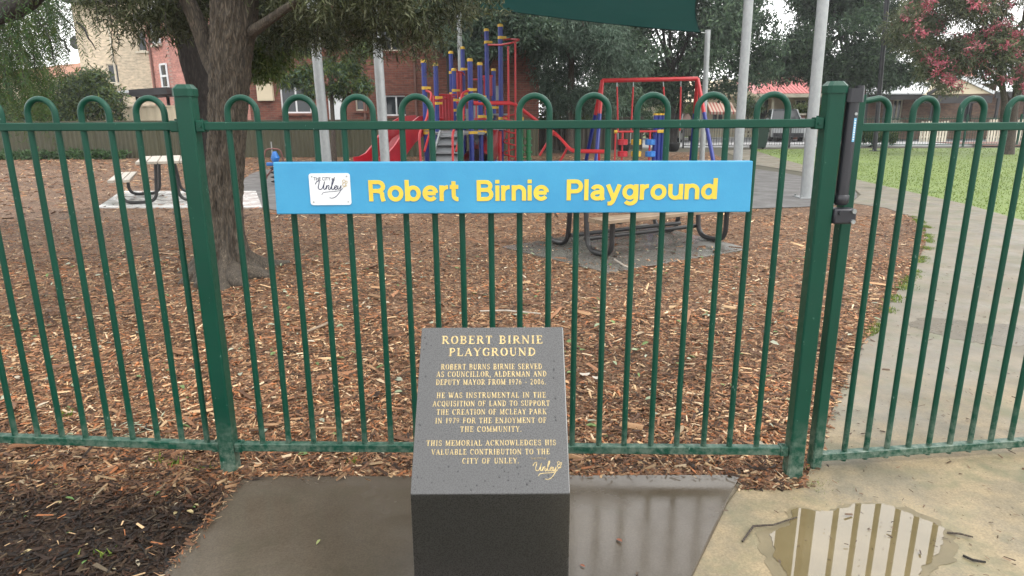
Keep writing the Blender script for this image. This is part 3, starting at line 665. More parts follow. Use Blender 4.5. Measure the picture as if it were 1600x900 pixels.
SANSG = {   # centre lines of a grotesque alphabet, cap height 1
    'R': (.80, [[(.1, 0), (.1, 1)], [(.1, .908), (.44, .908)]+arc(.44, .70, .22, .208, 90, -90, 8)+[(.1, .492)], [(.40, .49), (.54, .46), (.60, .36), (.61, .18), (.66, 0)]]),
    'B': (.80, [[(.1, 0), (.1, 1)], [(.1, .908), (.42, .908)]+arc(.42, .72, .21, .188, 90, -90, 8)+[(.1, .532)], [(.4, .532)]+arc(.44, .312, .23, .22, 90, -90, 8)+[(.1, .092)]]),
    'P': (.74, [[(.1, 0), (.1, 1)], [(.1, .908), (.42, .908)]+arc(.42, .67, .22, .238, 90, -90, 8)+[(.1, .432)]]),
    'o': (.74, [arc(.36, .365, .262, .285, 0, 360, 22)]),
    'b': (.74, [[(.1, 0), (.1, 1)], arc(.38, .365, .245, .285, 0, 360, 22)]),
    'd': (.74, [[(.63, 0), (.63, 1)], arc(.35, .365, .245, .285, 0, 360, 22)]),
    'e': (.72, [[(.10, .37), (.60, .37)], arc(.36, .365, .258, .285, 4, 322, 20)]),
    'r': (.43, [[(.1, 0), (.1, .74)], [(.1, .34)]+arc(.37, .37, .27, .285, 180, 84, 8)]),
    't': (.42, [[(.17, .93), (.17, .27)]+arc(.35, .27, .18, .185, 180, 278, 6), [(.0, .665), (.38, .665)]]),
    'i': (.22, [[(.1, 0), (.1, .74)], [(.1, .83), (.1, 1)]]), 'l': (.22, [[(.1, 0), (.1, 1)]]),
    'n': (.68, [[(.1, 0), (.1, .74)], [(.1, .36)]+arc(.335, .42, .235, .24, 170, 0, 11)+[(.57, 0)]]),
    'u': (.68, [[(.57, .74), (.57, 0)], [(.1, .74)]+arc(.335, .31, .235, .235, 180, 350, 11)]),
    'a': (.68, [arc(.325, .46, .215, .20, 160, 0, 9)+[(.54, .14), (.59, 0)], [(.54, .41), (.40, .385)]+arc(.33, .225, .215, .15, 110, 285, 9)+[(.49, .13), (.54, .26)]]),
    'y': (.66, [[(.07, .74), (.33, .06)], [(.59, .74), (.345, .03), (.29, -.09), (.21, -.165), (.07, -.175)]]),
    'g': (.74, [arc(.35, .375, .245, .275, 0, 360, 22), [(.63, .74), (.63, .06)]+arc(.375, .06, .255, .24, 0, -145, 10)]),
}
def solid_stroke(mb, pts, wd, P, nrm, h0, h1):
    k = len(pts); closed = (Vector(pts[0])-Vector(pts[-1])).length < 1e-6; a = []
    for i in range(k):
        p = Vector(pts[i]); q0 = Vector(pts[i-1] if i else (pts[-2] if closed else pts[0])); q1 = Vector(pts[i+1] if i < k-1 else (pts[1] if closed else pts[-1]))
        d0 = (p-q0).normalized() if (p-q0).length > 1e-9 else (q1-p).normalized(); d1 = (q1-p).normalized() if (q1-p).length > 1e-9 else d0
        t = (d0+d1).normalized(); n_ = Vector((-t.y, t.x)); m_ = min(1/max(t.dot(d1), .6), 1.3); a.append((p+n_*wd/2*m_, p-n_*wd/2*m_))
    vs = []
    for l_, r_ in a:
        for q, h in ((l_, h0), (l_, h1), (r_, h1), (r_, h0)): vs.append(P(q.x, q.y)+nrm*h)
    mb.add(vs, [(4*i+j, 4*i+4+j, 4*i+4+(j+1) % 4, 4*i+(j+1) % 4) for i in range(k-1) for j in range(4)]+([] if closed else [(0, 1, 2, 3), (4*k-1, 4*k-2, 4*k-3, 4*k-4)]))
def place_word(txt, x0, x1, yb0, yt0, mat, parent):
    gap = .045; tot = sum(SANSG[c][0]+gap for c in txt)-gap
    p0, p1, t0 = onfence(x0, yb0[0], .05), onfence(x1, yb0[1], .05), onfence(x0, yt0, .05); sc = (p1-p0)/tot; H = t0.z-p0.z; x = 0
    for c in txt:
        mb = MB()
        for i, st in enumerate(SANSG[c][1]): solid_stroke(mb, st, B_, lambda u, v: p0+sc*(x+u)+Vector((0, 0, v*H)), sn, .0003, .0022+.00025*i)
        mb.build('letter', mat, parent); x += SANSG[c][0]+gap
place_word('Robert', 577, 718, (314.5, 314), 281.5, 'yellow', sign)
place_word('Birnie', 745, 858, (314, 313), 281.5, 'yellow', sign)
place_word('Playground', 885, 1120, (313, 311), 280.5, 'yellow', sign)
# white council plaque on the sign
def ribbon(mb, pts, wd, P, nrm, lift=.0006, n=1):
    """flat stroke of given widths through plane points"""
    pts = [P(*p) for p in pts]; k = len(pts); L, Rr = [], []
    ws = wd if hasattr(wd, '__len__') else [wd]*k
    for i in range(k):
        t = (pts[min(i+1, k-1)]-pts[max(i-1, 0)]).normalized(); s_ = t.cross(nrm)
        L.append(pts[i]+s_*ws[i]/2+nrm*lift); Rr.append(pts[i]-s_*ws[i]/2+nrm*lift)
    mb.add(L+Rr, [(i, i+1, k+i+1, k+i) for i in range(k-1)])
def curve(pts, n=5):
    """Catmull-Rom through 2-D points"""
    P = [pts[0]]+list(pts)+[pts[-1]]; out = []
    for i in range(1, len(P)-2):
        for j in range(n):
            t = j/n; out.append(tuple(.5*((2*P[i][k])+(-P[i-1][k]+P[i+1][k])*t+(2*P[i-1][k]-5*P[i][k]+4*P[i+1][k]-P[i+2][k])*t*t+(-P[i-1][k]+3*P[i][k]-3*P[i+1][k]+P[i+2][k])*t**3) for k in (0, 1)))
    out.append(pts[-1]); return out
SCRIPT = [  # script word drawn as strokes in a 100 x 60 box, y up
    ([(2, 34), (8, 44), (15, 46), (14, 36), (11, 24), (14, 16), (22, 18), (28, 30), (32, 44)], 1), ([(32, 44), (29, 30), (28, 18), (32, 16), (37, 26)], 1),
    ([(37, 30), (36, 16)], 1), ([(36, 20), (41, 29), (45, 28), (43, 18), (47, 15), (52, 26)], 1),
    ([(50, 18), (57, 36), (61, 48), (58, 50), (54, 34), (53, 18), (57, 15), (63, 22)], 1), ([(62, 20), (68, 24), (68, 29), (63, 26), (62, 18), (66, 14), (73, 22)], 1),
    ([(73, 29), (72, 19), (76, 16), (82, 28)], 1), ([(83, 30), (80, 12), (72, -2), (62, -12), (52, -16), (44, -14)], .8), ([(20, -4), (26, 4), (44, 7), (62, 8), (80, 12), (88, 20)], .6)]
FLOUR = [([(88, 22), (94, 26), (98, 34), (94, 39), (88, 34), (90, 27), (97, 26), (101, 30)], .7), ([(90, 38), (88, 46), (93, 49), (97, 44), (94, 38)], .7), ([(97, 42), (102, 45), (102, 38), (97, 34)], .6)]
def script_logo(P, nrm, k, parent, m1, m2, wd):
    mb = MB()
    for pts, q in SCRIPT: ribbon(mb, curve(pts), wd*q, P, nrm)
    mb.build('script_lettering', m1, parent)
    mb = MB()
    for pts, q in FLOUR: ribbon(mb, curve(pts), wd*q, P, nrm)
    mb.build('flourish', m2, parent)
c0, c1, c2, c3 = onfence(486, 320.5, .0515), onfence(549.5, 320, .0515), onfence(546, 270, .0515), onfence(484, 271, .0515)
ux = (c1-c0).normalized(); pw_, ph_ = (c1-c0).length, (c3.z-c0.z)
rp = []
for (cxx, czz, a0) in ((pw_-.01, .01, -90), (pw_-.01, ph_-.01, 0), (.01, ph_-.01, 90), (.01, .01, 180)):
    for i in range(5): u = R(a0+i*22.5); rp.append((cxx+.01*math.cos(u), czz+.01*math.sin(u)))
mb = MB(); n = len(rp); fr = [c0+ux*a+Vector((0, 0, b))+sn*.0016 for a, b in rp]; bk = [p-sn*.003 for p in fr]
mb.add(fr+bk, [tuple(range(n))]+[(i, n+i, n+(i+1) % n, (i+1) % n) for i in range(n)])
plq = mb.build('council_plaque', 'white', sign)
PP = lambda x, y: c0+ux*(pw_*(.13+x*.0078))+Vector((0, 0, ph_*(.36+y*.0088)))+sn*.0017
script_logo(PP, sn, 1, plq, 'navy', 'tan', .0030)
# ------------------------------------------------------------------ serif lettering drawn as strokes
def arc(cx, cy, rx, ry, a0, a1, n=9): return [(cx+rx*math.cos(R(a0+(a1-a0)*i/n)), cy+ry*math.sin(R(a0+(a1-a0)*i/n))) for i in range(n+1)]
TK, TN = .17, .075
def glyph(ch):
    """-> width, [(points, width)], cap height 1"""
    s = []; V = lambda x, y0=0, y1=1, w_=TK: s.append(([(x, y0), (x, y1)], w_)); H = lambda y, x0, x1, w_=TN: s.append(([(x0, y), (x1, y)], w_))
    SF = lambda x, y, h=.15: s.append(([(x-h, y), (x+h, y)], .06))
    D = lambda a, b, w_: s.append(([a, b], w_))
    if ch == 'I': V(.2); SF(.2, .03); SF(.2, .97); w_ = .4
    elif ch in 'BPRD':
        V(.2); SF(.16, .03); SF(.16, .97); w_ = .8
        if ch == 'D': s.append((arc(.3, .5, .46, .465, 90, -90, 12), .13)); w_ = .86
        else: s.append((arc(.36, .73, .27, .235, 90, -90), .12)); H(.965, .2, .38); H(.5, .2, .38)
        if ch == 'B': s.append((arc(.38, .265, .3, .235, 90, -90), .13)); H(.03, .2, .38)
        if ch == 'R': D((.42, .5), (.74, .03), .15); SF(.78, .03, .1); w_ = .86
        if ch == 'P': w_ = .72
    elif ch in 'EFL':
        V(.2); SF(.16, .03); SF(.16, .97, .15); w_ = .72
        if ch != 'L': H(.965, .2, .64); D((.63, .97), (.63, .78), .06); H(.52, .2, .5); D((.5, .62), (.5, .42), .055)
        if ch != 'F': H(.035, .2, .66); D((.65, .03), (.65, .25), .06)
    elif ch == 'O' or ch == 'Q':
        s.append((arc(.42, .5, .32, .47, 60, 120, 4), TN)); s.append((arc(.42, .5, .32, .47, 120, 240, 8), .16)); s.append((arc(.42, .5, .32, .47, 240, 300, 4), TN)); s.append((arc(.42, .5, .32, .47, -60, 60, 8), .16)); w_ = .84
        if ch == 'Q': D((.42, .12), (.8, -.16), .1)
    elif ch in 'CG':
        s.append((arc(.44, .5, .33, .47, 45, 110, 5), TN)); s.append((arc(.44, .5, .33, .47, 110, 250, 9), .16)); s.append((arc(.44, .5, .33, .47, 250, 315, 5), TN)); D((.7, .95), (.7, .68), .06); w_ = .8
        if ch == 'G': V(.68, .03, .42, .13); SF(.66, .43, .13)
    elif ch == 'A': D((.1, .03), (.4, .98), TN); D((.4, .98), (.72, .03), .16); H(.33, .2, .6); SF(.1, .03, .11); SF(.73, .03, .13); w_ = .84
    elif ch == 'V': D((.1, .97), (.42, .02), .16); D((.42, .02), (.7, .97), TN); SF(.1, .97, .13); SF(.71, .97, .11); w_ = .8
    elif ch == 'Y': D((.1, .97), (.4, .48), .15); D((.4, .48), (.7, .97), TN); V(.4, 0, .5); SF(.4, .03); SF(.1, .97, .12); SF(.71, .97, .1); w_ = .8
    elif ch == 'W': D((.08, .97), (.32, .02), .15); D((.32, .02), (.52, .97), TN); D((.52, .97), (.76, .02), .15); D((.76, .02), (.98, .97), TN); SF(.08, .97, .12); SF(.98, .97, .1); w_ = 1.08
    elif ch == 'M': V(.14, 0, 1, TN); D((.14, .97), (.48, .06), .15); D((.48, .06), (.84, .97), TN); V(.86); SF(.14, .03, .12); SF(.86, .03, .14); SF(.1, .97, .1); SF(.9, .97, .1); w_ = 1.04
    elif ch == 'N': V(.14, 0, 1, TN); D((.12, .97), (.72, .03), .15); V(.72, 0, 1, TN); SF(.14, .03, .12); SF(.72, .97, .12); SF(.1, .97, .1); w_ = .88
    elif ch == 'H': V(.2); V(.68); H(.5, .2, .68); [SF(x, y, .14) for x in (.2, .68) for y in (.03, .97)]; w_ = .9
    elif ch == 'K': V(.2); SF(.2, .03); SF(.2, .97); D((.24, .42), (.66, .97), TN); D((.36, .58), (.72, .03), .15); SF(.68, .97, .1); SF(.74, .03, .12); w_ = .86
    elif ch == 'T': V(.38); SF(.38, .03); H(.965, .06, .7); D((.07, .97), (.07, .76), .06); D((.69, .97), (.69, .76), .06); w_ = .76
    elif ch == 'U': s.append(([(.18, .97), (.18, .3)]+arc(.42, .3, .24, .26, 180, 300, 7), .15)); s.append((arc(.42, .3, .25, .26, 290, 360, 4)+[(.67, .97)], TN)); SF(.18, .97); SF(.67, .97, .11); w_ = .84
    elif ch == 'J': s.append(([(.36, .97), (.36, .2)]+arc(.2, .2, .16, .17, 0, -150, 5), .15)); SF(.36, .97); w_ = .56
    elif ch == 'S': s.append((arc(.35, .73, .22, .225, 40, 270, 9)+arc(.35, .27, .24, .235, 85, -140, 9), .12)); D((.56, .95), (.56, .72), .055); D((.12, .05), (.12, .3), .055); w_ = .7
    elif ch == '1': V(.28); SF(.28, .03); D((.28, .97), (.12, .8), .08); w_ = .5
    elif ch == '9': s.append((arc(.34, .68, .22, .27, 0, 360, 12), .11)); s.append(([(.56, .68), (.5, .3), (.3, .03)], .1)); w_ = .68
    elif ch == '6': s.append((arc(.34, .32, .22, .27, 0, 360, 12), .11)); s.append(([(.12, .32), (.2, .7), (.46, .97)], .1)); w_ = .68
    elif ch == '7': H(.94, .1, .58, .12); D((.56, .93), (.26, .02), .13); w_ = .62
    elif ch == '2': s.append((arc(.33, .72, .22, .25, 160, -30, 8)+[(.12, .08)], .11)); H(.07, .1, .58, .13); w_ = .66
    elif ch == '0': s.append((arc(.34, .5, .22, .45, 0, 360, 14), .12)); w_ = .68
    elif ch == '.': s.append(([(.1, 0), (.1, .15)], .15)); w_ = .24
    elif ch == ',': s.append(([(.12, .14), (.06, -.16)], .12)); w_ = .24
    elif ch == '-': H(.42, .05, .42, .09); w_ = .48
    else: w_ = .42
    return w_, s
def serif_line(txt, P, nrm, parent, x0, x1, y0, h, wt=1.0, name='text_line'):
    tot = sum(glyph(c)[0]+.16 for c in txt)-.16; k = (x1-x0)/tot; x = x0; mb = MB()
    for i, c in enumerate(txt):
        w_, st = glyph(c)
        for pts, sw in st: ribbon(mb, [(x+px_*k, y0+py_*h) for px_, py_ in pts], max(sw*wt, .07)*h, P, nrm, .0006+random.uniform(0, .00025))
        x += (w_+.16)*k
    return mb.build(name, 'gold', parent)
# ------------------------------------------------------------------ granite plinth
fl, frr = G(641, 771, 0), None
def at_depth(px, py, Y): return W(px, py, Y)
WD = .455; zc = F*WD/250; v_ = (771-450)/F
Yf = zc*(math.cos(PITCH)-v_*math.sin(PITCH)); Yt = (F*WD/220)*(math.cos(PITCH)-(510.5-450)/F*math.sin(PITCH))
A0, A1, B1, B0 = W(641, 772.5, Yf), W(891, 770.5, Yf), W(880, 510.5, Yt), W(659, 511.5, Yt)
zf = (A0.z+A1.z)/2; zt_ = (B0.z+B1.z)/2
xl, xr = A0.x, A1.x
pl = thing('memorial_plinth', 'black granite plinth with sloping gold lettered face on the concrete pad', 'memorial', (xl, Yf, .022))
mb = MB(); zb0 = .0225
vs = [(xl, Yf, zb0), (xr, Yf, zb0), (xr, Yt, zb0), (xl, Yt, zb0), (xl, Yf, zf), (xr, Yf, zf), (B1.x, Yt, zt_), (B0.x, Yt, zt_)]
mb.add(vs, [(3, 2, 1, 0), (0, 1, 5, 4), (1, 2, 6, 5), (2, 3, 7, 6), (3, 0, 4, 7), (4, 5, 6, 7)]); stone = mb.build('stone', 'granite', pl, bev=.003)
sa = Vector((xl, Yf, zf)); sb = Vector((xr, Yf, zf)); sc_ = Vector(((B0.x+B1.x)/2, Yt, zt_))
pn = (Vector((1, 0, 0)).cross(Vector((0, Yt-Yf, zt_-zf)))).normalized()
sup = Vector((0, Yt-Yf, zt_-zf)).normalized()
def onslope(px, py):
    d = ray(px, py); o = Vector((0, 0, EYE)); t = (sa-o).dot(pn)/d.dot(pn); p = o+d*t; q = p-sa
    return q.x, q.dot(sup)
PS = lambda x, y: sa+Vector((x, 0, 0))+sup*y+pn*.0002
def pline(txt, x0, x1, yc, hpx, wt=1.0):
    a = onslope(x0, yc+hpx/2); b = onslope(x1, yc+hpx/2); c = onslope((x0+x1)/2, yc-hpx/2); y0 = (a[1]+b[1])/2
    return serif_line(txt, PS, pn, pl, a[0], b[0], y0, c[1]-y0, wt)
pline('ROBERT BIRNIE', 690, 848, 531, 12.5, 1.1); pline('PLAYGROUND', 701, 837, 550, 12.5, 1.1)
for tx, x0, x1, yc in (('ROBERT BURNS BIRNIE SERVED', 689, 847, 573), ('AS COUNCILLOR, ALDERMAN AND', 682, 854, 584.5), ('DEPUTY MAYOR FROM 1976 - 2006.', 681, 853, 597),
                       ('HE WAS INSTRUMENTAL IN THE', 682, 853, 617.5), ('ACQUISITION OF LAND TO SUPPORT', 676, 859, 630.5), ('THE CREATION OF MCLEAY PARK', 682, 854, 643.5),
                       ('IN 1979 FOR THE ENJOYMENT OF', 680, 854, 657), ('THE COMMUNITY.', 719, 815, 670.5), ('THIS MEMORIAL ACKNOWLEDGES HIS', 666, 869, 692),
                       ('VALUABLE CONTRIBUTION TO THE', 674, 859, 706), ('CITY OF UNLEY.', 722, 811, 720)):
    pline(tx, x0, x1, yc, 8.6, .85)
la = onslope(832, 738); lb_ = onslope(877, 738); lc = onslope(855, 718)
ks = (lb_[0]-la[0])/100
PL = lambda x, y: PS(la[0]+x*ks, la[1]-.008+y*ks*.95)
mb = MB()
for pts, q in SCRIPT+FLOUR: ribbon(mb, curve(pts), max(.0022*q, .0017), PL, pn)
mb.build('script_lettering', 'gold', pl)
v, f = word_mesh('THE CITY of', .0); kx = (onslope(853, 718)[0]-onslope(829, 718)[0])/(v[:, 0].max()-v[:, 0].min()); q0 = onslope(829, 718)
mb = MB(); mb.add([PS(q0[0]+p[0]*kx, q0[1]+p[1]*kx)+pn*.0006 for p in v], f); mb.build('text_line', 'gold', pl)
c3_ = onfence(490, 282, .0536); kx = .0; v, f = word_mesh('THE CITY of', .01); kx = (onfence(524, 282, .05)-c3_).length/(v[:, 0].max())
mb = MB(); mb.add([c3_+ux*(p[0]*kx)+Vector((0, 0, p[1]*kx*1.15)) for p in v], f); mb.build('plaque_caption', 'navy', plq)
for a, b in ((.012, .012), (pw_-.012, .012), (.012, ph_-.012), (pw_-.012, ph_-.012)):
    p = c0+ux*a+Vector((0, 0, b))+sn*.0016; mb = MB(); mb.tube([p, p+sn*.0015], .0028, 8); mb.build('screw', 'zinc', plq)

# ================================================================== PICNIC TABLES
def picnic(root_label, origin, ang, Wd, Ln, top_w, nt_, ns, mt, ms, seat_w=.30, braces=True):
    """local: x across, y along the table; origin = near left foot line centre"""
    t = thing('picnic_table', root_label, 'picnic table', (origin[0], origin[1], 0), 'picnic tables on concrete slabs')
    ca, sa_ = math.cos(ang), math.sin(ang); O = Vector((origin[0], origin[1], 0))
    def T(x, y, z): return O+Vector((x*ca-y*sa_, x*sa_+y*ca, z))
    def plank(x, z, w_, th, nm, m, par=t):
        mb = MB(); mb.bar(T(x, -.22, z), T(x, Ln+.22, z), w_, th, .006); mb.build(nm, m, par)
    pwid = top_w/nt_
    for k in range(nt_): plank(-top_w/2+pwid*(k+.5), .735+random.uniform(-.002, .002), pwid-.012, .042, 'plank', mt)
    for sgn in (-1, 1):
        sw = seat_w/ns
        for k in range(ns): plank(sgn*Wd/2-seat_w/2+sw*(k+.5), .445, sw-.010, .042, 'seat_plank', ms)
    zr = .055
    for y in (0, Ln):
        for sgn in (-1, 1):
            xo, xi = sgn*Wd/2, sgn*.13
            pts = bend([T(xo, y, .42), T(xo, y, zr), T(xi+sgn*.06, y, zr), T(xi, y, .70)], .16, 7)
            mb = MB(); mb.tube(pts, .029, 12); mb.build('leg', 'black', t, True)
            mb = MB(); mb.bar(T(xo-.14, y, .419), T(xo+.14, y, .419), .04, .008); mb.build('seat_bracket', 'black', t)
        mb = MB(); mb.bar(T(-top_w/2+.04, y, .706), T(top_w/2-.04, y, .706), .045, .012); mb.build('top_bracket', 'black', t)
    if braces:
        for x in (-.10, .10):
            mb = MB(); mb.tube([T(x*1.35, 0, .17), T(x*1.35, Ln, .17)], .024, 10); mb.build('tie_rod', 'black', t, True)
    return t
nr = G(955, 409); fr_ = Vector((.41, 7.88, 0)); dirv = (G(1132, 384)-nr); dirv.z = 0; Ln = dirv.length; dirv.normalize()
ang = math.atan2(-dirv.x, dirv.y); across = Vector((math.cos(ang), math.sin(ang), 0))
ctr = nr-across*.61
picnic('picnic table with a tan plank bench behind the right half of the blue sign', ctr, ang, 1.22, Ln, .70, 4, 2, 'wood2', 'wood2', .26)
sl = MB(); sl.prism([tuple(G(*p).xy) for p in ((785, 388), (950, 429), (1172, 391), (1010, 352))], -.05, .024); tag(sl.build('table_slab', 'pad2', bev=.004), kind='structure')
cL = W(264, 316, 11.9)
picnic('grey timber picnic table beside the near tree on a bright wet slab', (cL.x, 11.9), R(25), 1.42, 1.5, .86, 5, 3, 'wood', 'wood', .34, False)
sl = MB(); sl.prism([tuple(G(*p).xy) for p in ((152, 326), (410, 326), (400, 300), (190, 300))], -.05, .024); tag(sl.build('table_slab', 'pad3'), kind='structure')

# ================================================================== POLES AND SAIL
def pole(px0, py0, Y, px1, top, r, label, mat='steel', name='sail_pole', cat='pole'):
    b = W(px0, 200, Y); tp = W(px1, top, Y) if top > -300 else None
    t = thing(name, label, cat, (b.x, Y, 0), 'galvanised shade sail poles' if name == 'sail_pole' else None)
    mb = MB(); mb.tube([(b.x, Y, 0), (b.x+(tp.x-b.x)*.5, Y, tp.z*.5), (tp.x, Y, tp.z)], r, 18); mb.build('shaft', mat, t, True)
    mb = MB(); mb.box((b.x, Y, .02), (r*3.4, r*3.4, .03)); mb.build('base_plate', mat, t)
    for a in range(4):
        u = a*math.pi/2+.78; mb = MB(); mb.tube([(b.x+r*2*math.cos(u), Y+r*2*math.sin(u), .03), (b.x+r*2*math.cos(u), Y+r*2*math.sin(u), .07)], .018, 6); mb.build('bolt', 'zinc', t)
    mb = MB(); mb.tube([(tp.x, Y, tp.z), (tp.x, Y, tp.z+.02)], r*1.06, 18); mb.build('cap', mat, t)
    return t, Vector((tp.x, Y, tp.z))
_, pA = pole(508, 0, 13.0, 478, -95, .09, 'galvanised pole left of the brick wall window, nearest to the big tree')
_, pB = pole(600, 0, 12.6, 578, -110, .085, 'galvanised pole standing just left of the red slide')
_, pCc = pole(722, 0, 23.0, 717, 9, .078, 'slim galvanised pole rising behind the blue climbing posts')
_, pD = pole(1100, 0, 22.0, 1106, 48, .085, 'short galvanised pole at the right end of the swing frame')
_, pE = pole(1157, 0, 13.2, 1178, -120, .088, 'galvanised pole between the striped awning and the red roofed house')
_, pF = pole(1270, 0, 12.2, 1298, -130, .095, 'thickest galvanised pole, directly left of the gate post')
t, _ = pole(1371, 0, 27.5, 1391, -60, .085, 'tall black lamp post on the lawn behind the gate', 'plastic', 'lamp_post', 'lamp post')
sail = thing('shade_sail', 'dark green shade sail stretched between the poles over the play area', 'shade sail', tuple(pD))
cs = [pCc+Vector((.25, -.15, .0)), pD+Vector((-.25, -.12, -.06)), pE+Vector((-.3, .4, -.1)), pB+Vector((.3, .4, -.1))]
nn = 30; vs = []; fs = []
for i in range(nn+1):
    for j in range(nn+1):
        u, v2 = i/nn, j/nn
        p = cs[0]*(1-u)*(1-v2)+cs[1]*u*(1-v2)+cs[2]*u*v2+cs[3]*(1-u)*v2
        bu, bv = 4*u*(1-u), 4*v2*(1-v2)
        p = p+Vector((bv*(.5-u)*.7, bu*(.5-v2)*.8, -.22*bu*bv))
        p.z += .03*math.sin(u*17+v2*9)*bu*bv
        vs.append(p)
fs = [(i*(nn+1)+j, (i+1)*(nn+1)+j, (i+1)*(nn+1)+j+1, i*(nn+1)+j+1) for i in range(nn) for j in range(nn)]
mb = MB(); mb.add(vs, fs); mb.build('cloth', 'sail', sail, True)
for e in range(4):
    ids = [i*(nn+1) for i in range(nn+1)] if e == 0 else [nn*(nn+1)+j for j in range(nn+1)] if e == 1 else [i*(nn+1)+nn for i in range(nn+1)] if e == 2 else list(range(nn+1))
    mb = MB(); mb.tube([vs[i] for i in ids], .02, 6); mb.build('hem', 'sail', sail)
for a, b in zip(cs, (pCc, pD, pE, pB)):
    mb = MB(); mb.tube([a, b+Vector((0, 0, -.08))], .016, 6); mb.build('turnbuckle', 'zinc', sail)

# ================================================================== PLAYGROUND
tw = thing('play_tower', 'red and blue climbing tower with slide, steps and corkscrew pole', 'play equipment', tuple(W(720, 200, 18).xy)+(0,))
def pt(px, py, Y): return W(px, py, Y)
PO = [(665, 98, 16.6), (683, 103, 17.8), (707, 84, 19.8), (711, 111, 19.0), (725, 77, 19.6), (736, 96, 16.6), (751, 102, 17.2), (762, 49, 18.6), (783, 42, 17.8), (772, 111, 19.9)]
posts = []
for x, top, Y in PO:
    b = pt(x, 180, Y); z = pt(x, top, Y).z; posts.append((b.x, Y, z))
    mb = MB(); mb.tube([(b.x, Y, 0), (b.x, Y, z)], .062, 14); po = mb.build('post', 'pblue', tw, True)
    mb = MB(); mb.tube([(b.x, Y, z), (b.x, Y, z+.05), (b.x, Y, z+.07)], [.072, .072, .05], 14); mb.build('cap', 'pyel', po)
def clamp(i, py):
    x, Y, _ = posts[i]; z = pt(0, py, Y).z; mb = MB(); mb.tube([(x, Y, z-.035), (x, Y, z+.035)], .071, 12); mb.box((x+.10, Y-.02, z), (.10, .05, .055)); mb.build('clamp', 'pyel', tw, True)
for i, ys in ((0, (141, 205, 211)), (1, (156, 165)), (2, (117, 150)), (3, (145, 160, 176)), (4, (112, 150, 187)), (5, (144, 157, 211)), (6, (155, 186, 210)), (7, (70, 172, 187)), (8, (63, 189, 165)), (9, (172,))):
    for y in ys: clamp(i, y)
def deck(poly, z, mat='grey'):
    mb = MB(); mb.prism(poly, z-.05, z); mb.build('deck', mat, tw)
d0 = pt(740, 207, 16.8).z
x0, x1 = posts[0][0], posts[6][0]+.1
deck([(x0, 16.65), (x1, 16.65), (x1, 18.9), (x0, 18.9)], d0)
deck([(posts[4][0]-.3, 18.95), (posts[8][0]+.15, 18.95-.1), (posts[8][0]+.15, 20.4), (posts[4][0]-.3, 20.4)], d0+.45)
deck([(posts[6][0]+.12, 17.3), (posts[8][0]+.1, 17.3), (posts[8][0]+.1, 18.8), (posts[6][0]+.12, 18.8)], d0+.1)
def pipe(pts, r=.024, name='rail', mat='pred', rad=.12, par=None):
    mb = MB(); mb.tube(bend(pts, rad, 5) if len(pts) > 2 else pts, r, 8); return mb.build(name, mat, par or tw, True)
# steps facing the camera with perforated treads
ts = pt(688, 207, 16.6); te = pt(724, 207, 16.6); bs = pt(665, 280, 14.9); be = pt(714, 280, 14.9)
for a, b in ((ts, bs), (te, be)): mb = MB(); mb.bar(a, Vector((b.x, b.y, .03)), .04, .12); mb.build('stringer', 'steel', tw)
for k in range(6):
    u = (k+.5)/6; a = ts.lerp(Vector((bs.x, bs.y, .03)), u); b = te.lerp(Vector((be.x, be.y, .03)), u)
    mb = MB(); mb.bar(a+Vector((.03, 0, 0)), b-Vector((.03, 0, 0)), .20, .03); mb.build('tread', 'grey', tw)
mb = MB(); a, b, c, d = ts, te, Vector((be.x, be.y, .02)), Vector((bs.x, bs.y, .02)); o_ = Vector((0, .06, -.02))
mb.add([p+o_ for p in (a, b, c, d)]+[p+o_*1.6 for p in (a, b, c, d)], [(0, 3, 2, 1), (4, 5, 6, 7)]); mb.build('mesh_backing', 'grey', tw)
# handrails of the steps
for xa, xb, xc, xd in ((664, 675, 655, 658), (734, 722, 707, 708)):
    pipe([pt(xa, 141, 16.6), pt(xb, 145, 16.4), pt((xb+xc)/2+2, 185, 15.9), pt(xc, 209, 15.3), pt(xd, 262, 15.2)], .028)
    pipe([pt(xb+3, 150, 16.9), pt(xb+2, 188, 16.6), pt((xb+xc)/2-2, 237, 15.9)], .028)
# red slide going down to the left
def chute(pts, w_, par, name='slide', mat='pred2', hgt=.22):
    mb = MB(); n = len(pts); vs = []; prof = [(-.5, 1), (-.44, 1), (-.42, .15), (-.25, 0), (.25, 0), (.42, .15), (.44, 1), (.5, 1), (.5, -.15), (-.5, -.15)]
    for i, p in enumerate(pts):
        t = (pts[min(i+1, n-1)]-pts[max(i-1, 0)]).normalized(); s_ = t.cross(Vector((0, 0, 1))).normalized(); u_ = s_.cross(t)
        vs += [p+s_*x*w_+u_*y*hgt for x, y in prof]
    k = len(prof); fs = [(i*k+j, i*k+(j+1) % k, (i+1)*k+(j+1) % k, (i+1)*k+j) for i in range(n-1) for j in range(k)]+[tuple(range(k)), tuple(range((n-1)*k+k-1, (n-1)*k-1, -1))]
    mb.add(vs, fs); return mb.build(name, mat, par, True)
sp = [pt(x, y, Y) for x, y, Y in ((662, 207, 17.0), (645, 209, 16.8), (630, 219, 16.4), (617, 236, 16.0), (607, 252, 15.7), (596, 266, 15.4), (582, 274, 15.1), (570, 276, 14.9))]
chute([Vector(p) for p in sp], .62, tw, hgt=.42)
# red tube slide end under the deck
tp = [pt(x, y, Y) for x, y, Y in ((772, 205, 20.0), (766, 222, 19.2), (757, 238, 18.4), (750, 248, 17.8), (744, 254, 17.4))]
mb = MB(); mb.tube(tp, .36, 20, cap=False); mb.build('tube_slide', 'pred2', tw, True)
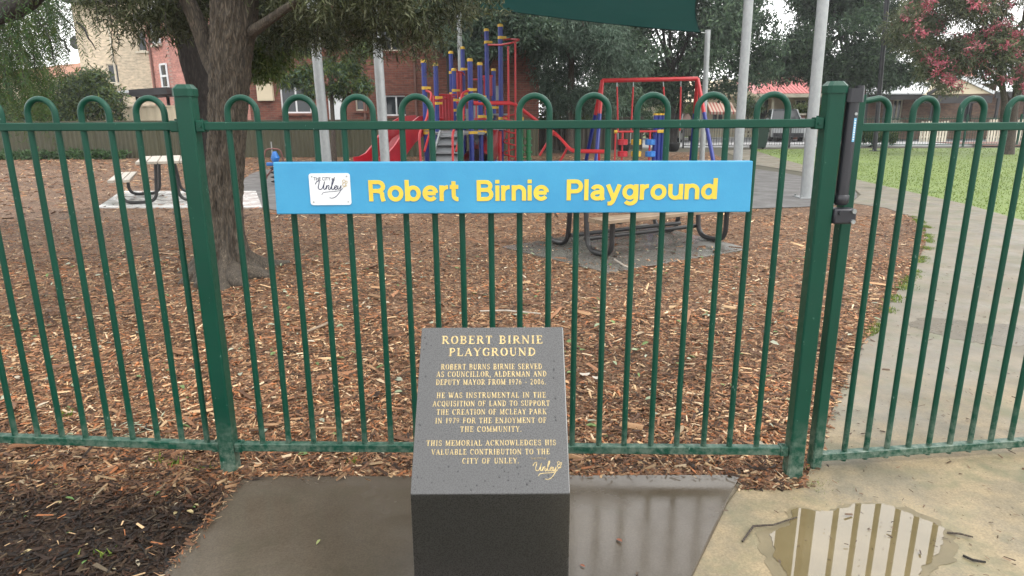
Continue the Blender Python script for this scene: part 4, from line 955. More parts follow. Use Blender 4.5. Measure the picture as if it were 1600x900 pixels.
# panels
def panel(xa, xb, ya, yb, Y, mat='pred2', ribs=0, name='panel'):
    a, b = pt(xa, yb, Y), pt(xb, ya, Y); mb = MB(); mb.box(((a.x+b.x)/2, Y, (a.z+b.z)/2), (b.x-a.x, .03, b.z-a.z)); o = mb.build(name, mat, tw, bev=.01)
    for k in range(ribs):
        mb = MB(); x = a.x+(b.x-a.x)*(k+.5)/ribs; mb.tube([(x, Y-.03, a.z), (x, Y-.03, b.z)], .022, 8); mb.build('rib', mat, o, True)
panel(686, 708, 147, 196, 18.2, ribs=5); panel(713, 722, 112, 152, 19.4, ribs=2); panel(756, 769, 119, 150, 18.9, ribs=2); panel(775, 782, 134, 157, 19.6, 'grey')
panel(728, 734, 170, 200, 18.6, 'grey'); panel(740, 750, 165, 188, 18.6, 'grey')
panel(708, 715, 108, 190, 19.9)
pipe([pt(683, 148, 17.8), pt(712, 148, 18.6)], .022); pipe([pt(675, 158, 17.2), pt(711, 152, 18.8)], .02); pipe([pt(684, 185, 17.8), pt(705, 188, 18.8)], .03)
pipe([pt(712, 112, 19.2), pt(722, 112, 19.4), pt(726, 118, 19.6)], .02); pipe([pt(738, 124, 19.2), pt(757, 124, 19.2)], .02); pipe([pt(752, 120, 19), pt(770, 119, 19)], .03)
for k in range(4): pipe([pt(744+k*7, 160, 17.2), pt(744+k*7, 188, 17.2)], .016, 'baluster')
pipe([pt(741, 186, 17.0), pt(768, 186, 17.3)], .018); pipe([pt(720, 178, 17.0), pt(716, 207, 16.9)], .02); pipe([pt(713, 160, 17.0), pt(733, 160, 16.9)], .02)
mb = MB(); a = pt(744, 215, 17.4); mb.add([a+Vector((-.12, 0, .1)), a+Vector((.12, 0, .1)), a+Vector((.02, 0, -.2)), a+Vector((-.12, .03, .1)), a+Vector((.12, .03, .1)), a+Vector((.02, .03, -.2))], [(0, 2, 1), (3, 4, 5), (0, 3, 5, 2), (1, 2, 5, 4), (0, 1, 4, 3)]); mb.build('gusset', 'grey', tw)
# overhead ring, hanging poles, corkscrew
top = [pt(762, 70, 18.6), pt(783, 70, 17.6), pt(800, 67, 17.2), pt(811, 62, 17.6), pt(798, 61, 18.2), pt(783, 62, 17.8)]
pipe(top, .024, 'overhead_bar', rad=.05)
for x, ya, Y in ((794, 72, 17.5), (805, 66, 17.7)):
    a = pt(x, ya, Y); pipe([a, (a.x, Y, 0)], .026, 'fire_pole')
c = pt(799, 200, 17.6); z1 = pt(799, 178, 17.6).z
for dx in (-.09, .13):
    pass
hel = [(c.x+.02+.22*math.cos(u), 17.6+.22*math.sin(u), z1*(1-u/(2*math.pi*5.2))+.05) for u in [2*math.pi*i/16 for i in range(int(5.2*16))]]
mb = MB(); mb.tube(hel, .020, 7); mb.build('corkscrew', 'pred', tw, True)
a = pt(781, 205, 17.5); pipe([(a.x, 17.5, a.z), (a.x, 17.5, 0)], .05, 'red_post')
# curved ladder rails down to the right
for dy, Y, sx in ((0, 17.2, 0), (2, 16.5, 6)):
    pipe([pt(738+sx*.4, 160+dy, Y), pt(799+sx, 160+dy, Y), pt(840+sx, 190+dy*2, Y), pt(868+sx, 208+dy*3, Y-.3), pt(893, 235+dy, Y-.6), pt(952, 236+dy, Y-.9)], .034, 'ladder_rail')
for u in range(7):
    x = 812+u*13; y = 169+u*10.2 if u < 6 else 232; y2 = y+4
    pipe([pt(x, y, 17.2-.04*u), pt(x+7, y2, 16.5)], .018, 'rung')
for x, y, xb, yb in ((866, 205, 843, 243), (886, 232, 872, 258), (902, 236, 902, 262), (936, 236, 936, 262)): pipe([pt(x, y, 16.2), pt(xb, yb, 16.3)], .028, 'strut')
# green posts beside the corkscrew
gp = thing('climbing_post_pair', 'pair of green posts with a yellow top block beside the corkscrew pole', 'play equipment', tuple(W(820, 200, 17.8).xy)+(0,))
for x, y in ((814, 190), (826, 203)):
    a = pt(x, y, 17.8); mb = MB(); mb.tube([(a.x, 17.8, 0), (a.x, 17.8, a.z)], .06, 12); po = mb.build('post', 'pgreen', gp, True)
    for k in range(5): mb = MB(); mb.tube([(a.x, 17.8, .2+k*.17), (a.x, 17.8, .24+k*.17)], .09, 12); mb.build('collar', 'pgreen', po)
a = pt(812, 187, 17.8); mb = MB(); mb.box((a.x, 17.8, a.z+.02), (.2, .16, .1)); mb.build('top_block', 'pyel', gp, bev=.01)

# swing set
sw = thing('swing_set', 'red and blue A-frame swing set with two bucket seats under the sail', 'swing set', tuple(W(1000, 200, 18).xy)+(0,))
YS = 18.2; L0, R0 = pt(941, 126, YS), pt(1090, 123, YS)
pipe([L0, R0], .055, 'top_beam')
for p, fx in ((L0, -1), (R0, 1)):
    for dy in (-1.25, 1.25):
        q = Vector((p.x+fx*.28, p.y+dy, 0)); m_ = p.lerp(q, .36 if dy < 0 else .36)
        mb = MB(); mb.tube([p, m_], .05, 10); lg = mb.build('leg', 'pred', sw, True)
        mb = MB(); mb.tube([m_, q], .052, 10); mb.build('lower_leg', 'pblue', lg, True)
for o in list(bpy.data.objects):
    if o.name.startswith('top_beam'):
        for v in o.data.vertices: v.co += org[tw.name]-org[sw.name]
        o.parent = sw
def bucket(cx, y, z):
    mb = MB(); n = 14; prof = [(.10, .0), (.15, .05), (.17, .14), (.18, .22), (.165, .22), (.14, .08), (.08, .02)]
    vs = [(cx+r*math.cos(2*math.pi*j/n), y+r*math.sin(2*math.pi*j/n), z+h) for r, h in prof for j in range(n)]
    mb.add(vs, [(i*n+j, i*n+(j+1) % n, (i+1)*n+(j+1) % n, (i+1)*n+j) for i in range(len(prof)-1) for j in range(n)]+[tuple(range(n-1, -1, -1))]); return mb.build('seat', 'black', sw, True)
for xa, xb in ((964, 990), (1036, 1064)):
    cc = pt((xa+xb)/2+ (-2 if xa < 1000 else 2), 232, YS); bucket(cc.x, YS, cc.z-.08)
    for x, s_ in ((xa, -1), (xb, 1)):
        a = pt(x, 125.5, YS); b = Vector((cc.x+s_*.16, YS, cc.z+.14)); m_ = a.lerp(b, .8)
        mb = MB(); mb.tube([a, a.lerp(b, .1)], .012, 6); ch = mb.build('shackle', 'zinc', sw)
        mb = MB(); mb.tube([a.lerp(b, .1), m_], .022, 8); mb.build('chain_sleeve', 'pred', sw, True)
        mb = MB(); mb.tube([m_, b], .012, 6); mb.build('chain', 'zinc', sw)
# spinner block panel
sp_ = thing('spinner_panel', 'low panel of red, yellow and blue spinning blocks beside a ribbed blue post', 'play equipment', tuple(W(1000, 200, 15.8).xy)+(0,))
YB = 15.8
def spipe(pts, r, nm, mat): mb = MB(); mb.tube(pts, r, 8); return mb.build(nm, mat, sp_, True)
spipe([pt(964, 206, YB), pt(1036, 205, YB)], .022, 'top_bar', 'pred')
a = pt(961, 206, YB); mb = MB(); mb.tube([a-Vector((.02, 0, 0)), a+Vector((.05, 0, 0))], .04, 10); mb.build('end_clamp', 'pyel', sp_, True)
a = pt(1031, 205, YB); mb = MB(); mb.box(a-Vector((0, .12, 0)), (.17, .06, .07)); mb.build('end_clamp', 'pyel', sp_, bev=.01)
a = pt(962, 206, YB); spipe([a, (a.x, YB, 0)], .02, 'end_post', 'pred')
for x, m_ in ((973, 'pred'), (994, 'pyel'), (1016, 'dblue')):
    a = pt(x, 206, YB); spipe([a, (a.x, YB, .05)], .022, 'spindle', 'pred')
    for y in (222, 240.5, 259):
        b = pt(x, y, YB); mb = MB(); mb.tube([b-Vector((0, 0, .065)), b-Vector((0, 0, .055)), b+Vector((0, 0, .055)), b+Vector((0, 0, .065))], [.09, .118, .118, .09], 8); mb.build('block', 'pred2' if m_ == 'pred' else m_, sp_)
a, b = pt(1022, 180, YB+.1), pt(1040, 180, YB+.1)
for k in range(3):
    x = a.x+(b.x-a.x)*(k+.5)/3; mb = MB(); mb.tube([(x, YB+.1, 0), (x, YB+.1, a.z)], .052, 12); po = mb.build('blue_post', 'pblue', sp_, True)
    mb = MB(); mb.tube([(x, YB+.1, a.z), (x, YB+.1, a.z+.04)], .06, 12); mb.build('cap', 'pyel', po)
# spring rider
rd = thing('spring_rider', 'small spring rider with dark red frame behind the near tree', 'play equipment', tuple(W(427, 200, 15.2).xy)+(0,))
q = W(427, 243, 15.2)
hx = [(q.x+.09*math.cos(u), 15.2+.09*math.sin(u), .02+.4*u/(2*math.pi*4)) for u in [2*math.pi*i/12 for i in range(49)]]
mb = MB(); mb.tube(hx, .014, 6); mb.build('spring', 'black', rd, True)
mb = MB(); mb.prism([(q.x-.17, 15.17), (q.x+.17, 15.17), (q.x+.17, 15.23), (q.x-.17, 15.23)], .42, .50); mb.build('seat', 'dblue', rd, bev=.02)
for s_ in (-1, 1): mb = MB(); mb.tube(bend([(q.x+s_*.19, 15.2, .14), (q.x+s_*.24, 15.2, .42), (q.x+s_*.17, 15.2, .78), (q.x, 15.2, .80)], .08), .018, 8); mb.build('side_frame', 'rust', rd, True)
mb = MB(); mb.tube(bend([(q.x-.22, 15.2, .16), (q.x, 15.2, .40), (q.x+.22, 15.2, .16)], .05), .02, 8); mb.build('foot_bar', 'rust', rd, True)
mb = MB(); mb.tube([(q.x-.02, 15.2, .5), (q.x-.02, 15.2, .95)], .014, 8); mb.build('upright', 'zinc', rd, True)
mb = MB(); mb.tube([(q.x+.05, 15.15, .5), (q.x+.06, 15.15, .6), (q.x+.05, 15.15, .74)], [.06, .1, .04], 10); mb.build('back_rest', 'dblue', rd, True)

# ================================================================== BUILDINGS
def wall_holes(mb, x0, x1, z0, z1, Y, th, holes):
    xs = sorted({x0, x1}|{h[0] for h in holes}|{h[1] for h in holes}); zs = sorted({z0, z1}|{h[2] for h in holes}|{h[3] for h in holes})
    for a, b in zip(xs, xs[1:]):
        run = None
        for c, d in zip(zs, zs[1:]):
            m_ = ((a+b)/2, (c+d)/2); hit = any(h[0] < m_[0] < h[1] and h[2] < m_[1] < h[3] for h in holes)
            if not hit:
                if run and abs(run[1]-c) < 1e-6: run[1] = d
                else:
                    if run: mb.box(((a+b)/2, Y+th/2, sum(run)/2), (b-a, th, run[1]-run[0]))
                    run = [c, d]
        if run: mb.box(((a+b)/2, Y+th/2, sum(run)/2), (b-a, th, run[1]-run[0]))
def window(par, h, Y, fm='cream2', sill='brick', panes=2, fw=.055, glassm='glass'):
    xa, xb, za, zb = h; y = Y+.09
    mb = MB(); mb.box(((xa+xb)/2, y, zb-fw/2), (xb-xa, .06, fw)); mb.box(((xa+xb)/2, y, za+fw/2), (xb-xa, .06, fw))
    for k in range(panes+1):
        x = xa+fw/2+(xb-xa-fw)*k/panes; mb.box((x, y, (za+zb)/2), (fw, .058, zb-za-2*fw-.004))
    wn = mb.build('window', fm, par)
    for k in range(panes):
        a = xa+fw+(xb-xa-fw)*k/panes; b = a+(xb-xa-fw)/panes-fw; mb = MB(); mb.box(((a+b)/2, y+.01, (za+zb)/2), (b-a, .012, zb-za-2*fw)); mb.build('pane', glassm, wn)
    mb = MB(); mb.box(((xa+xb)/2, Y-.03, za-.05), (xb-xa+.16, .18, .08)); mb.build('sill', sill, wn)
def rect(Y, x0, x1, y0, y1):
    a, b = W(x0, y1, Y), W(x1, y0, Y); return (a.x, b.x, a.z, b.z)
# dark red brick block
YB2 = 27.0
a, b = W(392, 180, YB2).x, W(842, 180, YB2).x
hs = [rect(YB2, 440, 483, 128, 177), rect(YB2, 602, 636, 149, 181), rect(YB2, 590, 632, 46, 80), rect(YB2, 556, 572, 150, 173), rect(YB2, 515, 540, 146, 192), rect(YB2, 440, 484, 30, 70), rect(YB2, 690, 720, 150, 180), rect(YB2, 690, 730, 46, 80)]
bb = thing('brick_apartment_block', 'dark red brick two storey building behind the olive fence and play tower', 'building', (a, YB2, 0))
mb = MB(); wall_holes(mb, a, b, 0, 6.9, YB2, .23, hs); mb.box(((a+.115), YB2+4.3, 3.45), (.23, 8.1, 6.9)); mb.box(((b-.115), YB2+4.3, 3.45), (.23, 8.1, 6.9)); mb.box(((a+b)/2, YB2+8.5, 3.45), (b-a, .23, 6.9)); mb.build('wall', 'brick', bb)
mb = MB(); mb.box(((a+b)/2, YB2+4.2, 3.0), (b-a-.5, 7.6, .2)); mb.build('floor', 'drk', bb)
mb = MB(); mb.add([(a-.4, YB2-.4, 6.9), (b+.4, YB2-.4, 6.9), (b+.4, YB2+9, 6.9), (a-.4, YB2+9, 6.9), (a+3, YB2+4.3, 9), (b-3, YB2+4.3, 9)], [(3, 2, 1, 0), (0, 1, 5, 4), (1, 2, 5), (2, 3, 4, 5), (3, 0, 4)]); mb.build('roof', 'terr', bb)
for k, h in enumerate(hs):
    if k == 4:
        mb = MB(); mb.box(((h[0]+h[1])/2-.08, YB2+.05, (h[2]+h[3])/2), (h[1]-h[0]-.16, .05, h[3]-h[2]-.04)); dd = mb.build('door', 'white', bb); mb = MB(); mb.box((h[0]+.1, YB2+.0, h[2]+1.0), (.03, .05, .12)); mb.build('handle', 'zinc', dd)
    else: window(bb, h, YB2, 'white' if k in (1, 0) else 'cream2', 'brick', 1 if k == 3 else 2)
    mb = MB(); mb.box(((h[0]+h[1])/2, YB2-.008, h[3]+.12), (h[1]-h[0]+.3, .03, .22)); mb.build('lintel', 'brick', bb)
h = rect(YB2, 405, 427, 131, 158); mb = MB(); mb.box(((h[0]+h[1])/2, YB2-.10, (h[2]+h[3])/2), (h[1]-h[0], .2, h[3]-h[2])); mx_ = mb.build('meter_box', 'cream', bb, bev=.02)
h = rect(YB2, 406, 425, 123, 130); mb = MB(); mb.box(((h[0]+h[1])/2, YB2-.08, (h[2]+h[3])/2), (h[1]-h[0], .16, h[3]-h[2])); mb.build('hood', 'cream', mx_)
for x in (571, 651): p = W(x, 180, YB2); mb = MB(); mb.tube([(p.x, YB2-.06, 0), (p.x, YB2-.06, 6.9)], .05, 8); mb.build('downpipe', 'terr', bb, True)
for x in (642, 780): p = W(x, 180, YB2); mb = MB(); mb.box((p.x, YB2-.055, 3.4), (.36, .11, 6.8)); mb.build('pilaster', 'brick', bb)
mb = MB(); zz = W(400, 84, YB2).z; mb.box(((a+b)/2, YB2-.02, zz), (b-a, .05, .16)); mb.build('brick_band', 'brick', bb)
# pink brick wing, angled
p0, p1 = W(229, 180, 37), W(405, 180, 28.2); dv = (p1-p0); dv.z = 0; dv.normalize(); nv = Vector((dv.y, -dv.x, 0)); Lw = (Vector((p1.x-p0.x, p1.y-p0.y, 0))).length
pb2 = thing('pink_brick_building', 'pinkish red brick building with white windows left of the near tree', 'building', (p0.x, p0.y, 0))
hz = W(229, 38, 37).z
def onw(u, z, o): return Vector((p0.x, p0.y, 0))+dv*u+nv*o+Vector((0, 0, z))
mb = MB(); mb.add([onw(0, 0, 0), onw(Lw-.3, 0, 0), onw(Lw-.3, hz, 0), onw(0, hz, 0), onw(0, 0, -5), onw(Lw-.3, 0, -5), onw(Lw-.3, hz, -5), onw(0, hz, -5)], [(0, 1, 2, 3), (5, 4, 7, 6), (1, 5, 6, 2), (4, 0, 3, 7), (3, 2, 6, 7)]); mb.build('wall', 'pbrick', pb2)
mb = MB(); mb.bar(onw(-.6, hz+.12, .3), onw(Lw, hz+.12, .3), .5, .22); mb.build('gutter', 'drk', pb2)
mb = MB(); mb.add([onw(-.8, hz+.24, .5), onw(Lw, hz+.24, .5), onw(Lw, hz+.24, -5.5), onw(-.8, hz+.24, -5.5), onw(2, hz+2, -2.5), onw(Lw-.5, hz+2, -2.5)], [(0, 1, 5, 4), (1, 2, 5), (2, 3, 4, 5), (3, 0, 4), (3, 2, 1, 0)]); mb.build('roof', 'whiteroof', pb2)
for u, z0, z1, w_ in ((2.9, 5.0, 6.7, .9), (3.3, 2.9, 4.0, .8), (6.4, 4.6, 6.2, 1.0), (6.6, 1.6, 3.0, 1.0)):
    mb = MB()
    for q, r_ in (((u-w_/2, z0), (u+w_/2, z0)), ((u-w_/2, z1), (u+w_/2, z1)), ((u-w_/2, z0), (u-w_/2, z1)), ((u+w_/2, z0), (u+w_/2, z1)), ((u-w_/2, (z0+z1)/2), (u+w_/2, (z0+z1)/2))): mb.bar(onw(*q, .03), onw(*r_, .03), .09, .09)
    wn = mb.build('window', 'white', pb2); mb = MB(); mb.add([onw(u-w_/2, z0, .012), onw(u+w_/2, z0, .012), onw(u+w_/2, z1, .012), onw(u-w_/2, z1, .012)], [(0, 1, 2, 3)]); mb.build('pane', 'glass', wn)
    mb = MB(); mb.bar(onw(u-w_/2-.1, z0-.1, .08), onw(u+w_/2+.1, z0-.1, .08), .2, .1); mb.build('sill', 'cream2', wn)
for u in (.15, 1.9): mb = MB(); mb.tube([onw(u, 0, .07), onw(u, hz, .07)], .05, 8); mb.build('downpipe', 'terr', pb2)
# cream block
YC = 36.0; a, b = W(138, 180, YC).x, W(236, 180, YC).x; zc_ = W(200, 4, YC).z
cb = thing('cream_block_building', 'tall cream building at the left behind the weeping branches', 'building', (a, YC, 0))
h = rect(YC, 216, 228, 48, 80); h2 = rect(YC, 170, 183, 100, 130)
mb = MB(); wall_holes(mb, a, b, 0, zc_, YC, .25, [h, h2]); mb.box((a+.12, YC+3.2, zc_/2), (.25, 6, zc_)); mb.box((b-.12, YC+3.2, zc_/2), (.25, 6, zc_)); mb.build('wall', 'cbrick', cb)
window(cb, h, YC, 'cream2', 'cream2', 1); window(cb, h2, YC, 'cream2', 'cream2', 1)
mb = MB(); mb.box(((a+b)/2, YC+3, zc_+.1), (b-a+.4, 6.8, .2)); mb.build('roof', 'drk', cb)
p = W(191, 180, YC); mb = MB(); mb.tube([(p.x, YC-.06, 0), (p.x, YC-.06, zc_)], .05, 8); mb.build('downpipe', 'cream2', cb)
# carport and its pale fence
YP = 29.0; cpx = thing('carport', 'low carport with dark fascia in front of the pink brick building', 'carport', (W(180, 180, YP).x, YP, 0))
a, b, c = W(178, 148, YP), W(226, 143, YP), W(282, 139, YP)
mb = MB(); mb.bar(a, b, 1.6, .10); mb.build('pale_roof', 'whiteroof', cpx); mb = MB(); mb.bar(b+Vector((0, -.1, -.1)), c+Vector((0, -.1, -.1)), 2.2, .26); mb.build('fascia', 'drk', cpx)
for x in (188, 214, 262, 279): p = W(x, 150, YP+.6); mb = MB(); mb.bar((p.x, YP+.6, 0), (p.x, YP+.6, p.z), .1, .1); mb.build('post', 'drk', cpx)
def sheet_fence(name, label, x0, x1, Y, ht, mat, pw=2.35, rib=.13, cat='fence', z0=0, group=None):
    t = thing(name, label, cat, (x0, Y, 0), group); x = x0
    while x < x1-.05:
        xe = min(x+pw, x1); n = max(2, int((xe-x-.04)/rib)); vs = []
        for i in range(n*4+1):
            u = x+.02+(xe-x-.04)*i/(n*4); d = (0, .028, .028, 0)[i % 4]; vs += [(u, Y+d, z0+.02), (u, Y+d, ht-.02)]
        mb = MB(); mb.add(vs, [(2*i, 2*i+2, 2*i+3, 2*i+1) for i in range(n*4)]); mb.build('panel', mat, t)
        mb = MB(); mb.box((x, Y+.01, ht/2+.01), (.06, .08, ht+.02)); mb.build('post', mat, t)
        mb = MB(); mb.box(((x+xe)/2, Y+.01, ht), (xe-x-.05, .06, .05)); mb.build('top_rail', mat, t); x = xe
    return t
sheet_fence('cream_fence', 'pale cream ribbed fence under the carport', W(183, 180, 28.2).x, W(282, 180, 28.2).x, 28.2, W(230, 166, 28.2).z, 'cream', rib=.3)
zf_ = W(100, 189, 25.3).z
sheet_fence('olive_fence', 'olive ribbed steel fence along the back of the playground', W(-160, 190, 25.3).x, W(842, 190, 25.3).x, 25.3, 1.34, 'olive', rib=.16)
bf = sheet_fence('board_fence', 'dark brown board fence behind the swings', W(843, 190, 29.5).x, W(1006, 190, 29.5).x, 29.5, W(900, 184, 29.5).z, 'brownf', rib=.22)
# far left house with orange roof and dish
YO = 60; a, b = W(-60, 180, YO).x, W(128, 180, YO).x
oh = thing('orange_roofed_house', 'distant house with orange tiled roof and satellite dish at the far left', 'house', (a, YO, 0))
mb = MB(); mb.box(((a+b)/2, YO+4, 2.4), (b-a, 8, 4.8)); mb.build('wall', 'cream', oh)
zr = W(100, 90, YO).z; mb = MB(); mb.add([(a-.5, YO-.5, 4.8), (b+.5, YO-.5, 4.8), (b+.5, YO+8.5, 4.8), (a-.5, YO+8.5, 4.8), (a+10, YO+4, zr), (b-1.5, YO+4, zr)], [(3, 2, 1, 0), (0, 1, 5, 4), (1, 2, 5), (2, 3, 4, 5), (3, 0, 4)]); mb.build('roof', 'oroof', oh)
p = W(122, 67, YO+4); mb = MB(); mb.tube([(p.x, YO+4, zr-1), (p.x, YO+4, p.z)], .06, 6); mb.tube([(p.x, YO+3.9, p.z), (p.x-.02, YO+3.75, p.z+.02)], [.1, .62], 16); mb.build('satellite_dish', 'drk', oh)
# red roofed villa
YV = 45.0
va = thing('red_roofed_villa', 'cream villa with red iron roof and verandah across the street', 'house', (W(1180, 180, YV).x, YV, 0))
X = lambda px, Y=YV: W(px, 180, Y).x; Zz = lambda py, Y=YV, px=1240: W(px, py, Y).z
h1 = rect(YV, 1240, 1262, 155, 185); h3 = (X(1188), X(1199), .1, 2.4)
mb = MB(); wall_holes(mb, X(1150), X(1345), 0, Zz(148), YV, .25, [h1, h3]); mb.box((X(1345), YV+4, 1.5), (.25, 7.7, 3)); mb.build('wall', 'cream', va)
window(va, h1, YV, 'cream2', 'cream2', 2, .09); mb = MB(); mb.box(((h3[0]+h3[1])/2, YV+.1, 1.25), (h3[1]-h3[0], .06, 2.3)); mb.build('door', 'drk', va)
ez = Zz(146, 43.2); rz_ = Zz(92, 50); mb = MB()
mb.add([(X(1178, 43.2), 43.0, ez), (X(1352, 43.2), 43.0, ez), (X(1352, 43.2), 57, ez), (X(1178, 43.2), 57, ez), (X(1222, 50), 50, rz_), (X(1300, 50), 50, rz_)], [(0, 1, 5, 4), (1, 2, 5), (2, 3, 4, 5), (3, 0, 4), (3, 2, 1, 0)]); rf = mb.build('roof', 'redroof', va)
n = 30
for k in range(n):
    u = (k+.5)/n; x = X(1178, 43.2)+(X(1352, 43.2)-X(1178, 43.2))*u; f_ = min(1, u/.30, (1-u)/.32); tx = (x, 43+7*f_, ez+(rz_-ez)*f_+.015)
    mb = MB(); mb.bar((x, 43.0, ez+.015), tx, .035, .03); mb.build('roof_seam', 'redroof', rf)
mb = MB(); mb.box(((X(1178, 43)+X(1352, 43))/2, 43.0, ez-.13), (X(1352, 43)-X(1178, 43), .12, .22)); mb.build('fascia', 'cream2', va)
for x in (1181, 1206, 1262, 1320): mb = MB(); mb.box((X(x, 43.3), 43.3, (ez-.24)/2), (.14, .14, ez-.24)); mb.build('verandah_post', 'cream2', va)
h4 = rect(42.6, 1111, 1141, 175, 198)
mb = MB(); wall_holes(mb, X(1088, 42.6), X(1178, 42.6), 0, Zz(150, 42.6), 42.6, .25, [h4]); mb.box((X(1178, 42.6)-.1, 43.9, Zz(150, 42.6)/2), (.25, 2.2, Zz(150, 42.6))); mb.build('wing_wall', 'cream', va)
window(va, h4, 42.6, 'cream2', 'cream2', 3, .09)
z0 = Zz(150, 42.6); mb = MB(); mb.add([(X(1084, 42.6), 42.4, z0), (X(1180, 42.6), 42.4, z0), (X(1132, 42.6), 42.4, Zz(122, 42.6)), (X(1084, 42.6), 50, z0), (X(1180, 42.6), 50, z0), (X(1132, 42.6), 50, Zz(122, 42.6))], [(0, 1, 2), (3, 5, 4), (0, 2, 5, 3), (1, 4, 5, 2), (0, 3, 4, 1)]); mb.build('gable', 'cream', va)
ax0, ax1 = X(1106, 42), X(1146, 42); za, zb_ = Zz(159, 42.5), Zz(174, 41.4); n = 14
aw = MB(); aw.add([(ax0, 42.55, za), (ax1, 42.55, za), (ax1, 41.5, zb_), (ax0, 41.5, zb_), (ax0, 42.55, za-.03), (ax1, 42.55, za-.03), (ax1, 41.5, zb_-.16), (ax0, 41.5, zb_-.16)], [(0, 3, 2, 1), (3, 7, 6, 2), (4, 5, 6, 7)]); aw.build('awning', 'stripes', va)
# sandstone cottage with white verandah
YH = 40.0
sh = thing('stone_cottage', 'old stone cottage with white verandah roof and red chimney at the right', 'house', (W(1350, 180, YH).x, YH, 0))
hh = [rect(YH, 1392, 1412, 155, 190), rect(YH, 1450, 1468, 152, 195), rect(YH, 1498, 1522, 155, 190)]
mb = MB(); wall_holes(mb, X(1346, YH), X(1680, YH), 0, 3.1, YH, .3, hh); mb.box((X(1346, YH)+.15, YH+4, 1.55), (.3, 7.4, 3.1)); mb.build('wall', 'rose', sh)
for k, q in enumerate(hh): window(sh, q, YH, 'drk' if k else 'cream2', 'cream2', 2, .08)
mb = MB(); mb.add([(X(1340, YH), YH-.4, 3.1), (X(1700, YH), YH-.4, 3.1), (X(1700, YH), YH+9, 3.1), (X(1340, YH), YH+9, 3.1), (X(1420, YH+4), YH+4.3, Zz(108, YH+4)), (X(1640, YH+4), YH+4.3, Zz(108, YH+4))], [(3, 2, 1, 0), (0, 1, 5, 4), (1, 2, 5), (2, 3, 4, 5), (3, 0, 4)]); mb.build('roof', 'whiteroof', sh)
def vroof(xa, xb, ya, yb, nm, d0=37.6):
    v = []; m = 8
    for i in range(m+1):
        u = i/m; y = YH-.4+(d0-YH+.4)*u; z = Zz(ya, YH)+(Zz(yb, d0)-Zz(ya, YH))*(u**1.6); v += [(X(xa, y), y, z), (X(xb, y), y, z)]
    mb = MB(); mb.add(v, [(2*i, 2*i+2, 2*i+3, 2*i+1) for i in range(m)]); mb.add([(p[0], p[1], p[2]-.05) for p in v], [(2*i, 2*i+1, 2*i+3, 2*i+2) for i in range(m)]); mb.build(nm, 'whiteroof', sh, True)
vroof(1349, 1462, 130, 147, 'verandah_roof'); vroof(1550, 1660, 128, 144, 'verandah_roof')
for xa, xb, y in ((1350, 1462, 152), (1550, 1660, 150)): mb = MB(); mb.box(((X(xa, 37.7)+X(xb, 37.7))/2, 37.7, Zz(y, 37.7)), (X(xb, 37.7)-X(xa, 37.7), .1, .32)); mb.build('verandah_beam', 'drk', sh)
for x in (1352, 1382, 1428, 1462, 1556, 1600): mb = MB(); mb.box((X(x, 37.7), 37.7, 1.25), (.12, .12, 2.5)); mb.build('verandah_post', 'drk', sh)
g0_, g1_, g2_ = W(1448, 148, 37.2), W(1500, 121, 37.2), W(1552, 146, 37.2)
mb = MB(); mb.add([g0_, g2_, g1_, g0_+Vector((0, 3, 0)), g2_+Vector((0, 3, 0)), g1_+Vector((0, 3, 0))], [(0, 1, 2), (0, 2, 5, 3), (1, 4, 5, 2)]); mb.build('porch_gable', 'cream', sh)
for p, q in ((g0_, g1_), (g1_, g2_)): mb = MB(); mb.bar(p+Vector((0, -.06, .03)), q+Vector((0, -.06, .03)), .1, .16); mb.build('bargeboard', 'whiteroof' if p == g1_ else 'drk', sh)
mb = MB(); mb.box(((g0_.x+g2_.x)/2, 37.25, g0_.z-.25), (g2_.x-g0_.x, .14, .4)); mb.build('porch_beam', 'drk', sh)
p = W(1511, 122, YH+2); mb = MB(); mb.box((p.x, YH+2, p.z-.2), (.75, .6, 2.0)); mb.box((p.x, YH+2, p.z+.86), (.9, .74, .14)); mb.build('chimney', 'pbrick', sh)
# pale house seen between swing and sail pole
YW = 52; fh = thing('pale_house', 'low cream house glimpsed through the swing frame', 'house', (X(940, YW), YW, 0))
mb = MB(); q = rect(YW, 1000, 1020, 172, 196); q2 = rect(YW, 1060, 1078, 172, 196); wall_holes(mb, X(930, YW), X(1120, YW), 0, Zz(160, YW, 1000), YW, .25, [q, q2]); mb.build('wall', 'cream2', fh)
window(fh, q, YW, 'white', 'cream2', 2, .1); window(fh, q2, YW, 'white', 'cream2', 2, .1)
mb = MB(); z0 = Zz(160, YW, 1000); mb.add([(X(920, YW), YW-.6, z0), (X(1130, YW), YW-.6, z0), (X(1130, YW), YW+7, z0), (X(920, YW), YW+7, z0), (X(960, YW), YW+3.4, z0+2), (X(1090, YW), YW+3.4, z0+2)], [(0, 1, 5, 4), (1, 2, 5), (2, 3, 4, 5), (3, 0, 4), (3, 2, 1, 0)]); mb.build('roof', 'cream', fh)
